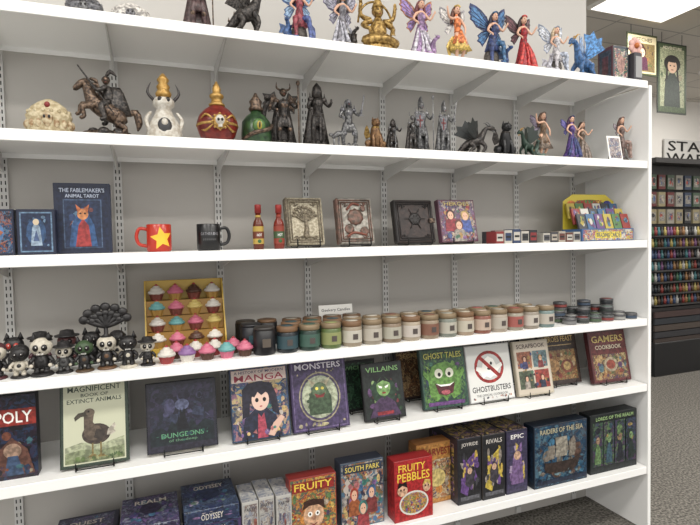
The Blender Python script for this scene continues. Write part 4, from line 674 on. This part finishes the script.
gamebox('board_game_box',-.515,-.36,z0,.31,.285,.07,[('r',.02,.02,.98,.98,SE)]+clutter(.02,.02,.98,.84,60,SC,79,.1)+[('p',[(.2,.25),(.18,.4),(.3,.38),(.7,.38),(.86,.46),(.8,.26),(.7,.2),(.3,.2)],c(50,38,34)),('r',.48,.38,.495,.82,c(44,36,32)),('r',.3,.38,.31,.7,c(44,36,32)),('r',.66,.38,.67,.72,c(44,36,32)),('p',[(.38,.46),(.4,.62),(.38,.78),(.6,.78),(.62,.6),(.6,.46)],c(140,134,120)),('p',[(.24,.44),(.26,.56),(.24,.66),(.37,.66),(.38,.54),(.36,.44)],c(120,112,100)),('p',[(.63,.44),(.65,.56),(.63,.68),(.76,.66),(.77,.54),(.74,.44)],c(120,112,100))]+clutter(.05,.1,.95,.26,20,SC,80,.06)+[('t','RAIDERS OF THE SEA',.5,.9,.8,.08,c(180,170,136)),('r',.04,.05,.96,.12,c(30,40,60))],c(24,40,60),c(20,30,44))
LC=[(50,90,60),(30,44,40),(90,120,74),(74,50,80),(50,80,96),(140,120,66),(30,34,44)]
it=[('r',.02,.02,.98,.98,c(26,32,34))]
for i in range(4):
    a=.05+i*.232; it+=[('r',a,.12,a+.215,.86,busy([(50,86,60),(30,46,40),(84,110,70),(50,60,84),(74,50,80)][i:]+[(30,50,40)],30,.06))]+clutter(a,.12,a+.215,.86,18,LC,90+i,.07)+[('p',[(a+.04,.16),(a+.06,.42),(a+.108,.52),(a+.155,.42),(a+.175,.16)],c(*LC[(i*2+2)%7])),('e',a+.108,.56,.04,.06,c(110,140,90) if i%2 else c(150,120,96)),('e',a+.094,.57,.008,.01,EYE),('e',a+.122,.57,.008,.01,EYE)]
gamebox('board_game_box',-.18,-.35,z0,.3,.285,.07,it+[('t','LORDS OF THE REALM',.5,.93,.8,.06,c(150,184,120))],c(24,30,32),c(24,28,30))
# ------------------------------------------------------------ background store
def mu(c_,k=.8): g=sum(c_)/3; return tuple(int((g+(v-g)*.75)*k) for v in c_)
b=B(); b.box(.6,.3,.175,1.2,.6,.35,c(26,26,28),bev=.005); b.box(.6,.3,.53,1.2,.5,.35,c(50,46,46)); b.box(.6,.35,1.4,1.2,.4,1.6,c(40,38,38))
for k in range(5): b.box(.6,.02,.36+k*.07,1.18,.02,.06,c(*[(60,50,46),(46,46,50),(70,60,54),(40,44,50),(64,46,44)][k]))
b.box(.6,.12,2.23,1.2,.25,.05,c(60,58,58))
for k in range(7):
    zz=.74+k*.12; b.box(.6,.08,zz-.006,1.2,.16,.012,c(56,54,54))
    for i in range(26):
        col=mu(random.choice([(200,60,50),(60,90,150),(230,200,80),(70,130,80),(150,80,150),(220,216,206),(120,80,50),(60,150,160),(200,130,60),(60,60,60),(40,50,60)]))
        b.lathe([(.016,0),(.018,.05),(.01,.06),(.01,.085),(.006,.09)],c(*col),7,M=T((.03+i*.0455,.06,zz)))
for k in range(3):
    for i in range(9):
        col=mu(random.choice([(200,190,170),(150,50,50),(60,80,120),(200,180,120),(90,120,90),(60,60,66),(40,40,44)]),.7); b.box(.07+i*.13,.1,1.66+k*.18,.1,.03,.15,c(*col)); b.art(.1,.15,[('r',.1,.2,.9,.8,c(120,116,110))]+clutter(.1,.2,.9,.9,6,[(150,60,50),(60,80,120),(160,150,130),(40,40,44)],i*3+k,.25),T((.07+i*.13,.085,1.585+k*.18)))
b.done('paint_bottle_rack',2.56,1.6,0)
b=B(); b.box(0,0,1.25,5.2,.4,2.5,c(48,45,45))
for k in range(7):
    b.box(0,-.22,.2+k*.345,5.2,.12,.02,c(96,92,90))
    for i in range(30):
        col=mu(random.choice([(200,190,170),(150,50,50),(60,80,120),(190,160,90),(90,120,90),(120,70,100),(40,40,46),(70,90,100)]),.8); b.box(-2.5+i*.17,-.23,.33+k*.345,.13,.08,.16+.06*((i*k)%3),c(*col))
b.done('far_display_shelf',7.3,5.25,0)
b=B(); b.box(0,0,0,1.55,.03,.52,c(206,204,200)); b.text('STAR',BLK,-.03,.12,1.3,.21,-.02); b.text('WARS',BLK,-.03,-.13,1.4,.21,-.02); b.done('wall_sign',8.5,5.5,3.2)
b=B(); b.box(0,0,0,.56,.01,.55,c(60,70,40)); b.art(.52,.5,[('r',0,0,1,1,c(206,190,150)),('r',.05,.05,.95,.8,c(120,100,60))]+clutter(.05,.05,.95,.8,20,[(150,90,50),(90,110,60),(80,60,50)],95)+[('t','WITCHES',.5,.9,.7,.1,c(60,50,40))]+person(.5,.55,.42,SKIN,c(60,30,30),c(80,40,60)),T((0,-.006,-.25))); b.tube([(-.2,0,.27),(-.2,0,.38)],.004,BLK,sub=1); b.tube([(.2,0,.27),(.2,0,.38)],.004,BLK,sub=1); b.done('hanging_banner',4.06,3.0,3.92)
b=B(); b.box(0,0,0,.58,.01,.98,c(36,44,36)); b.art(.54,.94,[('r',0,0,1,1,c(70,86,56)),('r',.06,.08,.94,.94,c(150,154,120)),('t','ADVENTURE',.5,.95,.7,.04,c(230,220,190))]+clutter(.06,.08,.94,.9,24,[(110,124,86),(150,140,110),(80,96,66)],96)+[('e',.5,.72,.3,.13,c(30,24,22)),('p',[(.2,.08),(.24,.45),(.4,.58),(.6,.58),(.76,.45),(.8,.08)],c(46,56,48)),('e',.5,.68,.17,.1,c(210,170,140)),('e',.43,.69,.03,.01,EYE),('e',.57,.69,.03,.01,EYE),('e',.5,.63,.05,.008,c(150,70,60)),('p',[(.3,.76),(.5,.8),(.7,.76),(.6,.74),(.4,.74)],c(30,24,22)),('p',[(.3,.72),(.26,.5),(.2,.44),(.34,.5),(.34,.66)],c(30,24,22)),('p',[(.7,.72),(.74,.5),(.8,.44),(.66,.5),(.66,.66)],c(30,24,22))],T((0,-.006,-.47))); b.tube([(-.2,0,.48),(-.2,0,.63)],.004,BLK,sub=1); b.tube([(.2,0,.48),(.2,0,.63)],.004,BLK,sub=1); b.done('hanging_banner',4.7,3.05,3.67)
# ------------------------------------------------------------ lights
EM=mat((255,250,240),.5,emit=2)
def troffer(x,y,pw,sx=1.2,sy=.6):
    b=B(); b.box(0,0,0,sx+.06,sy+.06,.04,WHT); b.box(0,0,-.022,sx,sy,.006,EM); b.done('ceiling_light',x,y,4.28)
    l=bpy.data.lights.new('troffer','AREA'); l.shape='RECTANGLE'; l.size=sx; l.size_y=sy; l.energy=pw; l.color=(1,.97,.92)
    o=bpy.data.objects.new('troffer_lamp',l); bpy.context.collection.objects.link(o); o.location=(x,y,4.22)
for x in(-4.5,-2.2,.2,2.6):
    for y in(-2.5,-4.8): troffer(x,y,52)
for x,y in((3.5,2.45),(1.8,.8),(4.6,.6),(7,1.2),(7.4,3.8)): troffer(x,y,60)
w=bpy.data.worlds.new('world'); sc.world=w; w.use_nodes=True; bg=w.node_tree.nodes['Background']; bg.inputs[0].default_value=(1,.985,.96,1); bg.inputs[1].default_value=1.15
# ------------------------------------------------------------ camera
yaw,pitch,roll,F=.3664,-.0402,-.0202,515.6952
f=Vector((math.sin(yaw)*math.cos(pitch),math.cos(yaw)*math.cos(pitch),math.sin(pitch))); r_=Vector((math.cos(yaw),-math.sin(yaw),0)); u=r_.cross(f)
r2=r_*math.cos(roll)+u*math.sin(roll); u2=-r_*math.sin(roll)+u*math.cos(roll)
cam=bpy.data.cameras.new('camera'); cam.sensor_width=36; cam.lens=F/700*36; cam.clip_start=.05
co=bpy.data.objects.new('camera',cam); bpy.context.collection.objects.link(co)
Mx=Matrix((r2,u2,-f)).transposed().to_4x4(); Mx.translation=Vector((-2.2405,-2.1969,1.4613)); co.matrix_world=Mx; sc.camera=co
